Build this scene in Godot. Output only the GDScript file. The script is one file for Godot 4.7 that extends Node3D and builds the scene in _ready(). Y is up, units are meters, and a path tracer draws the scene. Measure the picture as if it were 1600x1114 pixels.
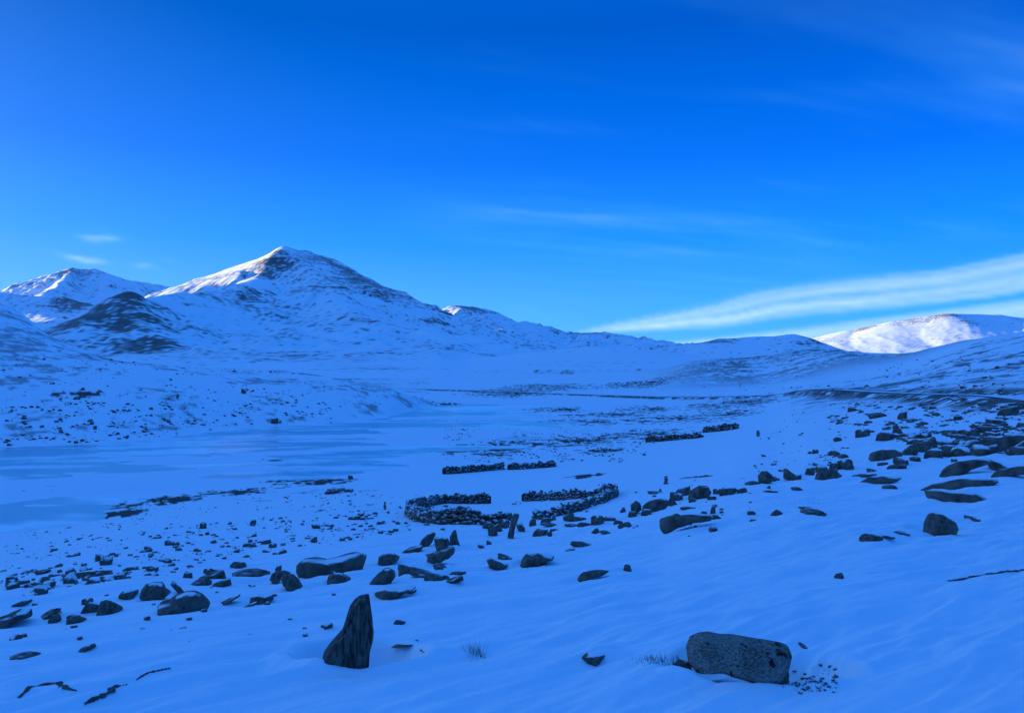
extends Node3D
# A snowy high valley in the shade of its mountains, early sun on the far tops.
# y = 0 is the river ice; the eye stands 11 m above it.

const EYE := 11.0
const FOC := 1200.0
const PITCH := 0.0150
const AN := 1440
const RN := 800
const RMIN := 0.6
const RMAX := 9000.0

var used := {}
var table := PackedFloat32Array()
var lr0 := log(RMIN)
var lrk := 0.0
var n_big := FastNoiseLite.new()
var n_mid := FastNoiseLite.new()
var n_fine := FastNoiseLite.new()
var n_streak := FastNoiseLite.new()
var n_ridge := FastNoiseLite.new()
var n_patch := FastNoiseLite.new()
var patches := []
var bumps := {}
var scoops := []
var road_pts := PackedVector3Array()
var rng := RandomNumberGenerator.new()
var M := {}

# ---------------------------------------------------------------- naming
func numbered(called: String) -> String:
	if not used.has(called):
		used[called] = 0
		return called
	used[called] += 1
	return "%s_%03d" % [called, used[called]]

func tag(o: Node, label := "", category := "", group := "", kind := "") -> void:
	if label != "": o.set_meta("label", label)
	if category != "": o.set_meta("category", category)
	if group != "": o.set_meta("group", group)
	if kind != "" or category != "": o.set_meta("kind", kind if kind != "" else "thing")

func put(called: String, mesh: Mesh, mat: Material, parent: Node = self) -> MeshInstance3D:
	var o := MeshInstance3D.new()
	o.name = numbered(called) if parent == self else called
	o.mesh = mesh
	if mat: o.material_override = mat
	parent.add_child(o, true)
	return o

# ---------------------------------------------------------------- small maths
func slopes(x: PackedFloat64Array, y: PackedFloat64Array) -> PackedFloat64Array:
	var n := x.size()
	var m := PackedFloat64Array()
	m.resize(n)
	for i in n:
		if i == 0: m[i] = (y[1] - y[0]) / (x[1] - x[0])
		elif i == n - 1: m[i] = (y[n - 1] - y[n - 2]) / (x[n - 1] - x[n - 2])
		else:
			var a := (y[i] - y[i - 1]) / (x[i] - x[i - 1])
			var b := (y[i + 1] - y[i]) / (x[i + 1] - x[i])
			m[i] = 0.0 if a * b <= 0.0 else 2.0 * a * b / (a + b)
	return m

func herm(x0: float, x1: float, y0: float, y1: float, m0: float, m1: float, x: float) -> float:
	var h := x1 - x0
	var t := clampf((x - x0) / h, 0.0, 1.0)
	var t2 := t * t
	var t3 := t2 * t
	return (2 * t3 - 3 * t2 + 1) * y0 + (t3 - 2 * t2 + t) * h * m0 + (-2 * t3 + 3 * t2) * y1 + (t3 - t2) * h * m1

func sight(u: float, v: float) -> Vector3:
	return Vector3((u - 800.0) / FOC, (557.0 - v) / FOC, -1.0).normalized().rotated(Vector3.RIGHT, PITCH)

# ---------------------------------------------------------------- the lie of the land
# Each column: bearing in degrees, then (distance, depth below the eye) knots: near slope, shore, foot of far bank, crest, behind.
func land_columns() -> Array:
	var f := func(u: float, k: Array) -> Array:
		var a := atan((u - 800.0) / FOC)
		var o := [rad_to_deg(a)]
		for i in range(0, k.size(), 2):
			o.append(k[i] / cos(a))
			o.append(k[i + 1])
		return o
	return [
		[-180.0, 1.0, 1.5, 4.5, 1.3, 9.0, 0.8, 16.0, 0.0, 30.0, -2.0, 50.0, -6.0, 90.0, -14.0, 150.0, -30.0, 300.0, -60.0, 450.0, -80.0, 900.0, -120.0, 1500.0, -160.0, 3000.0, -120.0, 9000.0, 0.0],
		[-130.0, 1.0, 1.5, 4.5, 1.7, 9.0, 2.3, 16.0, 3.4, 35.0, 6.0, 60.0, 9.5, 110.0, 8.0, 170.0, -8.0, 350.0, -50.0, 500.0, -80.0, 900.0, -120.0, 1500.0, -130.0, 3000.0, -80.0, 9000.0, 0.0],
		[-90.0, 1.0, 1.48, 4.5, 1.9, 9.0, 3.2, 18.0, 6.0, 35.0, 9.4, 48.0, 11.25, 80.0, 11.25, 130.0, -2.0, 320.0, -52.0, 500.0, -80.0, 900.0, -110.0, 1500.0, -90.0, 3000.0, -40.0, 9000.0, 0.0],
		[-62.0, 1.0, 1.46, 4.5, 1.9, 9.0, 3.2, 18.0, 6.0, 35.0, 9.2, 50.0, 11.25, 90.0, 11.25, 150.0, -6.0, 380.0, -60.0, 550.0, -72.0, 900.0, -70.0, 1500.0, -40.0, 3000.0, -10.0, 9000.0, 0.0],
		f.call(-400.0, [1.0, 1.45, 4.5, 1.88, 8.5, 2.95, 15.0, 4.9, 32.0, 8.8, 48.0, 11.25, 88.0, 11.25, 135.0, -2.0, 330.0, -45.0, 480.0, -52.0, 700.0, -40.0, 1000.0, -20.0, 2000.0, 0.0, 8000.0, 0.0]),
		f.call(0.0, [1.0, 1.45, 4.5, 1.8, 8.0, 2.55, 14.0, 3.85, 30.0, 7.0, 58.0, 11.25, 101.5, 11.25, 150.0, 2.2, 340.0, -27.0, 450.0, -25.0, 700.0, -8.0, 1000.0, -2.0, 2000.0, 0.0, 8000.0, 0.0]),
		f.call(85.0, [1.0, 1.45, 4.5, 1.79, 8.0, 2.5, 14.0, 3.7, 30.0, 6.8, 61.0, 11.25, 105.0, 11.25, 150.0, 3.2, 255.0, -10.2, 330.0, -9.5, 700.0, -4.0, 1000.0, 0.0, 2000.0, 2.0, 8000.0, 0.0]),
		f.call(200.0, [1.0, 1.45, 4.5, 1.78, 8.0, 2.42, 14.5, 3.65, 32.0, 6.7, 67.0, 11.25, 113.0, 11.25, 150.0, 4.3, 210.0, -1.8, 290.0, -1.4, 700.0, 3.0, 1000.0, 6.0, 2000.0, 4.0, 8000.0, 0.0]),
		f.call(400.0, [1.0, 1.45, 4.5, 1.75, 9.0, 2.6, 16.0, 3.95, 35.0, 6.8, 80.0, 11.2, 136.0, 11.25, 168.0, 5.8, 240.0, -0.3, 310.0, 0.6, 700.0, 7.0, 1000.0, 8.5, 2000.0, 5.0, 8000.0, 0.0]),
		f.call(500.0, [1.0, 1.45, 4.5, 1.73, 9.0, 2.5, 17.0, 3.95, 36.0, 6.8, 88.0, 11.2, 145.0, 11.25, 172.0, 7.0, 218.0, 2.0, 290.0, 5.0, 700.0, 9.0, 1000.0, 9.5, 2000.0, 6.0, 8000.0, 0.0]),
		f.call(600.0, [1.0, 1.45, 4.5, 1.72, 9.0, 2.42, 18.0, 4.0, 38.0, 7.0, 98.0, 11.2, 168.0, 11.25, 186.0, 8.2, 214.0, 5.0, 262.0, 9.2, 700.0, 10.0, 1000.0, 9.5, 2000.0, 6.0, 8000.0, 0.0]),
		f.call(690.0, [1.0, 1.45, 4.5, 1.7, 10.0, 2.55, 19.0, 4.1, 39.0, 7.0, 104.0, 11.1, 222.0, 11.2, 232.0, 10.8, 245.0, 10.5, 280.0, 10.8, 700.0, 10.0, 1000.0, 9.0, 2000.0, 6.0, 8000.0, 0.0]),
		f.call(800.0, [1.0, 1.45, 4.5, 1.7, 10.0, 2.5, 20.0, 4.2, 40.0, 7.0, 110.0, 11.05, 222.0, 11.1, 260.0, 10.8, 400.0, 10.2, 600.0, 9.5, 900.0, 8.5, 1200.0, 8.0, 2000.0, 6.0, 8000.0, 0.0]),
		f.call(1000.0, [1.0, 1.45, 4.5, 1.65, 10.0, 2.35, 22.0, 3.95, 45.0, 6.6, 120.0, 10.4, 222.0, 10.9, 300.0, 9.6, 600.0, 7.0, 800.0, 5.0, 1000.0, 4.0, 1200.0, 4.0, 2000.0, 6.0, 8000.0, 0.0]),
		f.call(1100.0, [1.0, 1.45, 4.5, 1.63, 11.0, 2.3, 24.0, 3.8, 50.0, 6.4, 115.0, 9.2, 205.0, 9.6, 300.0, 8.0, 760.0, -7.6, 860.0, -7.0, 1000.0, -2.0, 1200.0, 2.0, 2000.0, 4.0, 8000.0, 0.0]),
		f.call(1200.0, [1.0, 1.45, 4.5, 1.62, 12.0, 2.25, 26.0, 3.7, 58.0, 6.1, 105.0, 7.6, 185.0, 7.7, 300.0, 6.0, 700.0, -11.0, 800.0, -11.0, 1000.0, -5.0, 1200.0, 0.0, 2000.0, 2.0, 8000.0, 0.0]),
		f.call(1265.0, [1.0, 1.45, 4.5, 1.61, 10.0, 2.0, 22.0, 3.15, 48.0, 5.0, 92.0, 6.2, 160.0, 6.0, 270.0, 4.4, 660.0, -15.0, 760.0, -14.0, 1000.0, -6.0, 1200.0, 0.0, 2000.0, 2.0, 8000.0, 0.0]),
		f.call(1400.0, [1.0, 1.45, 4.5, 1.6, 7.5, 1.78, 16.5, 2.54, 33.0, 3.4, 70.0, 4.4, 112.0, 4.4, 180.0, 3.0, 400.0, -5.4, 520.0, -4.0, 800.0, 0.0, 1200.0, 2.0, 2000.0, 2.0, 8000.0, 0.0]),
		f.call(1500.0, [1.0, 1.45, 4.5, 1.6, 7.0, 1.75, 15.0, 2.36, 31.0, 3.0, 52.0, 3.6, 82.0, 3.45, 145.0, 1.6, 300.0, -9.0, 420.0, -8.0, 800.0, 0.0, 1200.0, 2.0, 2000.0, 2.0, 8000.0, 0.0]),
		f.call(1600.0, [1.0, 1.45, 4.5, 1.6, 6.5, 1.72, 14.0, 2.16, 26.0, 2.6, 42.0, 2.75, 62.0, 2.6, 125.0, 0.7, 262.0, -11.0, 380.0, -11.0, 800.0, -4.0, 1200.0, 0.0, 2000.0, 0.0, 8000.0, 0.0]),
		[48.0, 1.0, 1.45, 4.5, 1.5, 7.0, 1.5, 14.0, 1.5, 26.0, 1.4, 42.0, 1.0, 70.0, -0.5, 130.0, -6.0, 270.0, -22.0, 400.0, -30.0, 800.0, -30.0, 1200.0, -30.0, 2000.0, 0.0, 9000.0, 0.0],
		[90.0, 1.0, 1.47, 4.5, 1.35, 8.0, 1.0, 15.0, 0.4, 28.0, -1.0, 48.0, -4.0, 85.0, -10.0, 145.0, -24.0, 290.0, -50.0, 430.0, -70.0, 850.0, -90.0, 1400.0, -100.0, 2500.0, -60.0, 9000.0, 0.0],
		[180.0, 1.0, 1.5, 4.5, 1.3, 9.0, 0.8, 16.0, 0.0, 30.0, -2.0, 50.0, -6.0, 90.0, -14.0, 150.0, -30.0, 300.0, -60.0, 450.0, -80.0, 900.0, -120.0, 1500.0, -160.0, 3000.0, -120.0, 9000.0, 0.0],
	]

func build_table() -> void:
	var cols := land_columns()
	var nk: int = (cols[0].size() - 1) / 2
	var ang := PackedFloat64Array()
	for c in cols: ang.append(c[0])
	var kr := []
	var kd := []
	var mr := []
	var md := []
	for k in nk:
		var a := PackedFloat64Array()
		var b := PackedFloat64Array()
		for c in cols:
			a.append(log(c[1 + 2 * k]))
			b.append(c[2 + 2 * k])
		kr.append(a); kd.append(b)
		mr.append(slopes(ang, a)); md.append(slopes(ang, b))
	lrk = (RN - 1) / (log(RMAX) - lr0)
	table.resize((AN + 1) * RN)
	var seg := 0
	for ai in AN + 1:
		var a := -180.0 + 360.0 * ai / AN
		while seg < cols.size() - 2 and a > ang[seg + 1]: seg += 1
		var x := PackedFloat64Array()
		var y := PackedFloat64Array()
		for k in nk:
			x.append(herm(ang[seg], ang[seg + 1], kr[k][seg], kr[k][seg + 1], mr[k][seg], mr[k][seg + 1], a))
			y.append(herm(ang[seg], ang[seg + 1], kd[k][seg], kd[k][seg + 1], md[k][seg], md[k][seg + 1], a))
		var m := slopes(x, y)
		var s := 0
		for ri in RN:
			var lr := lr0 + ri / lrk
			while s < nk - 2 and lr > x[s + 1]: s += 1
			table[ai * RN + ri] = EYE - herm(x[s], x[s + 1], y[s], y[s + 1], m[s], m[s + 1], lr)

func lie(a: float, r: float) -> float:
	var fa := (rad_to_deg(a) + 180.0) / 360.0 * AN
	var fr := clampf((log(r) - lr0) * lrk, 0.0, RN - 1.001)
	var ia := clampi(int(fa), 0, AN - 1)
	var ir := int(fr)
	fa -= ia
	fr -= ir
	var i := ia * RN + ir
	return lerpf(lerpf(table[i], table[i + 1], fr), lerpf(table[i + RN], table[i + RN + 1], fr), fa)

func road_near(x: float, z: float) -> Vector2:   # distance to the road's middle, its height there
	var best := 1e9
	var y := 0.0
	for i in road_pts.size() - 1:
		var p := road_pts[i]
		var q := road_pts[i + 1]
		var dx := q.x - p.x
		var dz := q.z - p.z
		var t := clampf(((x - p.x) * dx + (z - p.z) * dz) / (dx * dx + dz * dz), 0.0, 1.0)
		var ex := p.x + dx * t - x
		var ez := p.z + dz * t - z
		var d := ex * ex + ez * ez
		if d < best:
			best = d
			y = lerpf(p.y, q.y, t)
	return Vector2(sqrt(best), y)

func wind_along(x: float, z: float) -> float: return x * 0.82 - z * 0.572
func wind_across(x: float, z: float) -> float: return x * 0.572 + z * 0.82

# Height of the ground at a spot; full = with drifts and scoops round the stones.
func ground_y(x: float, z: float, full := true) -> float:
	var r := sqrt(x * x + z * z) + 1e-6
	var a := atan2(x, -z)
	var y := lie(a, r)
	var wa := wind_along(x, z)
	var wc := wind_across(x, z)
	if r < 70.0:
		var near := clampf(r / 5.0, 0.3, 1.0)
		y += n_streak.get_noise_2d(wa * 9.0, wc * 56.0) * 0.075 * near * (1.0 - smoothstep(45.0, 70.0, r))
		y += n_streak.get_noise_2d(wa * 34.0 + 77.0, wc * 190.0) * 0.055 * smoothstep(-0.25, 0.35, n_mid.get_noise_2d(x * 9.0 + 50.0, z * 9.0)) * (1.0 - smoothstep(10.0, 26.0, r))
		y += n_mid.get_noise_2d(x * 14.0, z * 14.0) * 0.05 * near
		if r < 18.0: y += n_fine.get_noise_2d(wa * 14.0, wc * 60.0) * 0.030 * (1.0 - smoothstep(9.0, 18.0, r))
		if r < 40.0:
			# little wind-cut ledges, steep on one side
			var lg := n_streak.get_noise_2d(wa * 8.0 + 200.0, wc * 30.0) * 2.6 + wc * 0.5
			var fl := floorf(lg)
			var fr := lg - fl
			y += (smoothstep(0.70, 1.0, fr) - fr) * 0.030 * smoothstep(-0.05, 0.30, n_mid.get_noise_2d(x * 6.0 + 10.0, z * 6.0)) * clampf(r / 6.0, 0.6, 1.5)
	if r > 14.0:
		y += n_big.get_noise_2d(x * 1.2, z * 1.2) * 0.55 * smoothstep(14.0, 60.0, r) * smoothstep(0.0, 1.6, y + 0.25)
		if r > 90.0:
			y += n_big.get_noise_2d(x * 0.35 + 300.0, z * 0.35) * 3.0 * smoothstep(110.0, 500.0, r) * smoothstep(0.5, 6.0, y)
			y += n_mid.get_noise_2d(x * 0.9, z * 0.9) * 1.0 * smoothstep(150.0, 400.0, r) * smoothstep(0.5, 6.0, y)
	# bars of snow and clear ice on the frozen flats
	if y < 0.9 and r > 30.0 and r < 420.0:
		var flat := 1.0 - smoothstep(0.0, 0.9, y)
		y += flat * (n_patch.get_noise_2d(x * 0.5 + 11.0, z * 1.5 + x * 0.5) * 0.5 + n_patch.get_noise_2d(x * 2.0, z * 6.0) * 0.16 + 0.10 + smoothstep(180.0, 260.0, r) * 0.12)
	if r > 40.0 and r < 460.0 and absf(a) < 0.75 and x > -60.0:
		var q := road_near(x, z)
		if q.x < 9.0:
			y = lerpf(y, q.y - 0.05, 1.0 - smoothstep(2.4, 6.0, q.x))
	if full and r < 60.0:
		for s in bumps.get(Vector2i(int(floor(x)), int(floor(z))), []):
			var dx: float = x - s[0]
			var dz: float = z - s[1]
			var al := dx * 0.82 - dz * 0.572
			var ac := dx * 0.572 + dz * 0.82
			var w: float = s[2]
			al /= w * (1.9 if al > 0.0 else 0.9)
			ac /= w * 0.75
			y += s[3] * exp(-(al * al + ac * ac) * 1.6)
		if r < 14.0:
			for s in scoops:
				var dx: float = x - s.x
				var dz: float = z - s.z
				var lx: float = (dx * s.c - dz * s.s) / s.rx
				var lz: float = dx * s.s + dz * s.c
				lz /= s.rf if lz > 0.0 else s.rb
				var e := sqrt(lx * lx + lz * lz)
				if e < 1.5:
					y -= s.d * (1.0 - smoothstep(s.i, 1.0, e))
					y += s.d * 0.14 * exp(-pow((e - 1.08) / 0.16, 2.0))
	return y

func hit(u: float, v: float, full := false) -> Vector3:
	var d := sight(u, v)
	var t := 1.5
	var last := t
	while t < 3000.0:
		var p := Vector3(0, EYE, 0) + d * t
		if p.y < ground_y(p.x, p.z, full): break
		last = t
		t *= 1.035
	var lo := last
	var hi := t
	for i in 14:
		var mid := (lo + hi) * 0.5
		var p := Vector3(0, EYE, 0) + d * mid
		if p.y < ground_y(p.x, p.z, full): hi = mid
		else: lo = mid
	return Vector3(0, EYE, 0) + d * hi

func hit_lie(u: float, v: float) -> Vector3:   # the same by the plain lie of the land
	var d := sight(u, v)
	var t := 3.0
	var last := t
	var flat := Vector2(d.x, d.z).length()
	var a := atan2(d.x, -d.z)
	while t < 1200.0 and EYE + d.y * t > lie(a, flat * t):
		last = t
		t *= 1.04
	var hi := t
	for i in 9:
		var mid := (last + hi) * 0.5
		if EYE + d.y * mid < lie(a, flat * mid): hi = mid
		else: last = mid
	var p := d * hi
	return Vector3(p.x, ground_y(p.x, p.z), p.z)

# A patch of bare turf or gravel: centre, half extents across and along the line of sight.
func patch(u: float, v: float, hw: float, hh: float, strength := 1.0, grain := 1.0) -> void:
	var c := hit(u, v)
	var far := hit(u, v - hh)
	var near := hit(u, v + hh)
	var l := Vector2(c.x, c.z).length()
	var rz := clampf(Vector2(far.x - near.x, far.z - near.z).length() * 0.5, 0.1, 60.0)
	if u < 620.0 and v < 600.0: rz = minf(rz, 0.3 * hw * -c.z / FOC)
	patches.append({x = c.x, z = c.z, s = c.x / l, c = -c.z / l, rx = hw * -c.z / FOC, rz = rz, k = strength, g = grain, m = maxf(hw * -c.z / FOC, rz) * 1.6})

func bare(x: float, z: float, r: float, around: Array) -> float:
	var b := 0.0
	for p in around:
		var dx: float = x - p.x
		var dz: float = z - p.z
		if absf(dx) > p.m or absf(dz) > p.m: continue
		var lx: float = (dx * p.c + dz * p.s) / p.rx
		var lz: float = (dx * p.s - dz * p.c) / p.rz
		var e := lx * lx + lz * lz
		if e < 2.4:
			var f: float = p.g / clampf(r / 22.0, 0.6, 3.0)
			var n := n_mid.get_noise_2d(lx * p.rx * 22.0 * f, lz * p.rz * (50.0 if r > 12.0 else 20.0) * f) * 0.9 + n_fine.get_noise_2d(x * 45.0 * f, z * 45.0 * f) * 0.9
			b = maxf(b, smoothstep(0.0, 0.22, (1.0 - e) * 0.42 - 0.30 + p.k * 0.22 + n * 0.95))
	return b

# ---------------------------------------------------------------- meshes
func grid_mesh(verts: PackedVector3Array, cols: PackedColorArray, nx: int, nz: int) -> ArrayMesh:
	var idx := PackedInt32Array()
	idx.resize((nx - 1) * (nz - 1) * 6)
	var nor := PackedVector3Array()
	nor.resize(nx * nz)
	var k := 0
	var flip := (verts[nx + 1] - verts[nx]).cross(verts[2 * nx + 1] - verts[nx + 1]).y < 0.0
	for j in nz:
		var j0 := maxi(j - 1, 0) * nx
		var j1 := mini(j + 1, nz - 1) * nx
		for i in nx:
			var n := (verts[j * nx + mini(i + 1, nx - 1)] - verts[j * nx + maxi(i - 1, 0)]).cross(verts[j0 + i] - verts[j1 + i]).normalized()
			nor[j * nx + i] = n if n.y >= 0.0 else -n
			if i < nx - 1 and j < nz - 1:
				var p := j * nx + i
				var q := p + 1
				var w := p + nx
				if flip:
					q = p + nx
					w = p + 1
				idx[k] = p; idx[k + 1] = w; idx[k + 2] = q
				idx[k + 3] = q; idx[k + 4] = w; idx[k + 5] = p + nx + 1
				k += 6
	var arr := []
	arr.resize(Mesh.ARRAY_MAX)
	arr[Mesh.ARRAY_VERTEX] = verts
	arr[Mesh.ARRAY_NORMAL] = nor
	arr[Mesh.ARRAY_COLOR] = cols
	arr[Mesh.ARRAY_INDEX] = idx
	var m := ArrayMesh.new()
	m.add_surface_from_arrays(Mesh.PRIMITIVE_TRIANGLES, arr)
	return m

const SNOW := Color(0.90, 0.91, 0.92)
const TURF := Color(0.085, 0.062, 0.045)
const STONE := Color(0.155, 0.122, 0.094)

var ring_an := PackedFloat64Array()
var ring_rr := PackedFloat64Array()
var ring_v := []
var ring_c := []

func ground_ring(j: int) -> void:
	var an := ring_an
	var nx := an.size()
	var r := ring_rr[j]
	var around := []
	for p in patches:
		if absf(Vector2(p.x, p.z).length() - r) < p.m * 1.2: around.append(p)
	var v := PackedVector3Array()
	var c := PackedColorArray()
	v.resize(nx)
	c.resize(nx)
	for i in nx:
		var t := deg_to_rad(an[i])
		var x := r * sin(t)
		var z := -r * cos(t)
		if i == 0 or i == nx - 1:
			x = 0.0; z = r
		var y := ground_y(x, z)
		v[i] = Vector3(x, y, z)
		var b := 0.0
		if absf(an[i]) <= 40.0:
			b = bare(x, z, r, around)
			if r > 60.0:
				# wind-swept ground on the bank, the road's shoulders and the brown hill beyond it
				var wn := n_fine.get_noise_2d(x * 5.0, z * 5.0) * 0.8 + n_mid.get_noise_2d(x * 2.2, z * 2.2) * 0.8 + n_big.get_noise_2d(x * 0.8, z * 0.8) * 0.5
				if r > 250.0 and an[i] > 8.0:
					var side := smoothstep(8.0, 17.0, an[i]) * smoothstep(260.0, 420.0, r)
					b = maxf(b, side * smoothstep(-0.35, 0.2, wn + n_big.get_noise_2d(x * 0.4, z * 0.4) * 0.7 + 0.02) * 0.8)
				elif an[i] < -6.0 and y > 0.6:
					b = maxf(b, smoothstep(0.18, 0.6, wn + smoothstep(6.0, 16.0, y) * 0.22 * smoothstep(150.0, 260.0, r)) * 0.6)
				elif an[i] > 20.0 and r > 90.0:
					b = maxf(b, smoothstep(0.16, 0.5, wn) * 0.8 * smoothstep(80.0, 150.0, r))
				if r < 460.0 and x > -60.0:
					var q := road_near(x, z)
					if q.x < 8.0 and q.x > 2.0:
						b = maxf(b, (1.0 - smoothstep(4.4, 7.0, q.x)) * smoothstep(-0.3, 0.15, n_fine.get_noise_2d(x * 7.0, z * 7.0) + n_mid.get_noise_2d(x * 2.0, z * 2.0) * 0.6 + 0.16) * 0.95)
			elif r < 60.0:
				b = maxf(b, 0.0)
		var tone := 1.0 + n_fine.get_noise_2d(x * 3.0, z * 3.0) * 0.35
		c[i] = SNOW.lerp(Color(TURF.r * tone, TURF.g * tone, TURF.b * tone), b)
	ring_v[j] = v
	ring_c[j] = c

func build_ground() -> void:
	var an := PackedFloat64Array()
	var a := -180.0
	while a < -40.0:
		an.append(a); a += 2.5
	a = -40.0
	while a < 40.0:
		an.append(a); a += 0.1
	while a <= 180.01:
		an.append(a); a += 2.5
	if an[an.size() - 1] < 179.99: an.append(180.0)
	var rr := PackedFloat64Array()
	var r := RMIN
	while r < RMAX:
		rr.append(r)
		var k := 0.06
		if r > 2.6: k = 0.0042
		if r > 5.0: k = 0.006
		if r > 12.0: k = 0.0092
		if r > 420.0: k = 0.014
		if r > 1500.0: k = 0.06
		r *= 1.0 + k
	rr.append(RMAX)
	var nx := an.size()
	var nz := rr.size()
	ring_an = an
	ring_rr = rr
	ring_v.resize(nz)
	ring_c.resize(nz)
	var job := WorkerThreadPool.add_group_task(ground_ring, nz)
	WorkerThreadPool.wait_for_group_task_completion(job)
	var v := PackedVector3Array()
	var c := PackedColorArray()
	for j in nz:
		v.append_array(ring_v[j])
		c.append_array(ring_c[j])
	var o := put("ground", grid_mesh(v, c, nx, nz), M.snow)
	tag(o, "snow covered slope and valley floor with bare turf patches", "ground", "", "structure")

func build_ice() -> void:
	var nx := 260
	var nz := 300
	var v := PackedVector3Array()
	var c := PackedColorArray()
	for j in nz:
		for i in nx:
			var x := lerpf(-260.0, 120.0, i / 259.0)
			var z := lerpf(-20.0, -420.0, j / 299.0)
			v.append(Vector3(x, 0.0, z))
			var w := smoothstep(-0.02, 0.22, n_patch.get_noise_2d(x * 1.2, z * 3.4 + x * 0.8) * 0.8 + n_fine.get_noise_2d(x * 1.1, z * 4.4 + x * 1.2) * 0.6 + n_patch.get_noise_2d(x * 0.4 + 60.0, z * 0.9) * 0.5)
			c.append(Color(0.24, 0.47, 0.54).lerp(Color(0.86, 0.92, 0.94), w))
	var o := put("river_ice", grid_mesh(v, c, nx, nz), M.ice)
	tag(o, "frozen river with bluish clear ice and snow bars along the bank", "river", "", "structure")

func build_road() -> void:
	var cv := Curve3D.new()
	for p in road_pts: cv.add_point(p)
	var pts := PackedVector3Array()
	var n := road_pts.size()
	var nx := 7
	var v := PackedVector3Array()
	var c := PackedColorArray()
	for i in n:
		var p := road_pts[i]
		var d := (road_pts[mini(i + 1, n - 1)] - road_pts[maxi(i - 1, 0)])
		var s := Vector3(-d.z, 0, d.x).normalized()
		for k in nx:
			var w := lerpf(-2.3, 2.3, k / float(nx - 1))
			v.append(p + s * w + Vector3(0, 0.06 - absf(w) * 0.015, 0))
			var track := 0.0 if absf(absf(w) - 0.8) > 0.5 else 0.25 + 0.2 * n_fine.get_noise_1d(i * 40.0)
			c.append(SNOW.lerp(TURF, maxf(track * 0.6, 0.0)))
	var o := put("road", grid_mesh(v, c, nx, n), M.snow)
	tag(o, "snow covered track curving along the foot of the right hillside", "road", "", "structure")

func mountain_row(j: int, ridges: Array, base: float, rect: Rect2, step: float, amp: float, nx: int, out: Array) -> void:
	var v := PackedVector3Array()
	var tt := PackedFloat32Array()
	var dd := PackedFloat32Array()
	v.resize(nx)
	tt.resize(nx)
	dd.resize(nx)
	var z := rect.position.y + j * step
	for i in nx:
		var x := rect.position.x + i * step
		var wx := x + n_big.get_noise_2d(x * 0.16, z * 0.16 + 50.0) * amp * 1.8
		var wz := z + n_big.get_noise_2d(x * 0.16 + 90.0, z * 0.16) * amp * 1.8
		var top := -1e9
		var bt := 0.0
		var bd := 0.0
		var acc := 0.0
		for ridge in ridges:
			var pts: Array = ridge[0]
			var w: float = ridge[1]
			var sharp: float = ridge[2]
			var bh := 0.0
			var run := 0.0
			for s in pts.size() - 1:
				var p: Vector3 = pts[s]
				var q: Vector3 = pts[s + 1]
				var ex := q.x - p.x
				var ez := q.z - p.z
				var l2 := ex * ex + ez * ez
				var t := clampf(((wx - p.x) * ex + (wz - p.z) * ez) / l2, 0.0, 1.0)
				var gx := p.x + ex * t - wx
				var gz := p.z + ez * t - wz
				var d := sqrt(gx * gx + gz * gz + 900.0) - 30.0
				var h := (lerpf(p.y, q.y, t) - base) * pow(maxf(0.0, 1.0 - d / w), sharp)
				if h > bh:
					bh = h
					if h > top:
						top = h
						bt = run + t * sqrt(l2)
						bd = d
				run += sqrt(l2)
			acc = maxf(acc, bh) + 14.0 * exp(-absf(acc - bh) / 14.0) * (1.0 if bh > 1.0 and acc > 1.0 else 0.0) * 0.5
		var live := smoothstep(0.0, 90.0, acc)
		var y := base + acc
		var far := smoothstep(20.0, 260.0, bd)
		y += (n_ridge.get_noise_2d(x * 0.3 + z * 0.12, z * 0.16 - x * 0.1) * far * 0.9 + n_big.get_noise_2d(x * 0.3, z * 0.3) * 0.8 * far + n_mid.get_noise_2d(x * 0.55, z * 0.55) * 0.28) * amp * live
		if acc < 1.0: y = base - 30.0 + acc * 30.0
		v[i] = Vector3(x, y, z)
		tt[i] = bt
		dd[i] = bd
	out[j] = [v, tt, dd]

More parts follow.
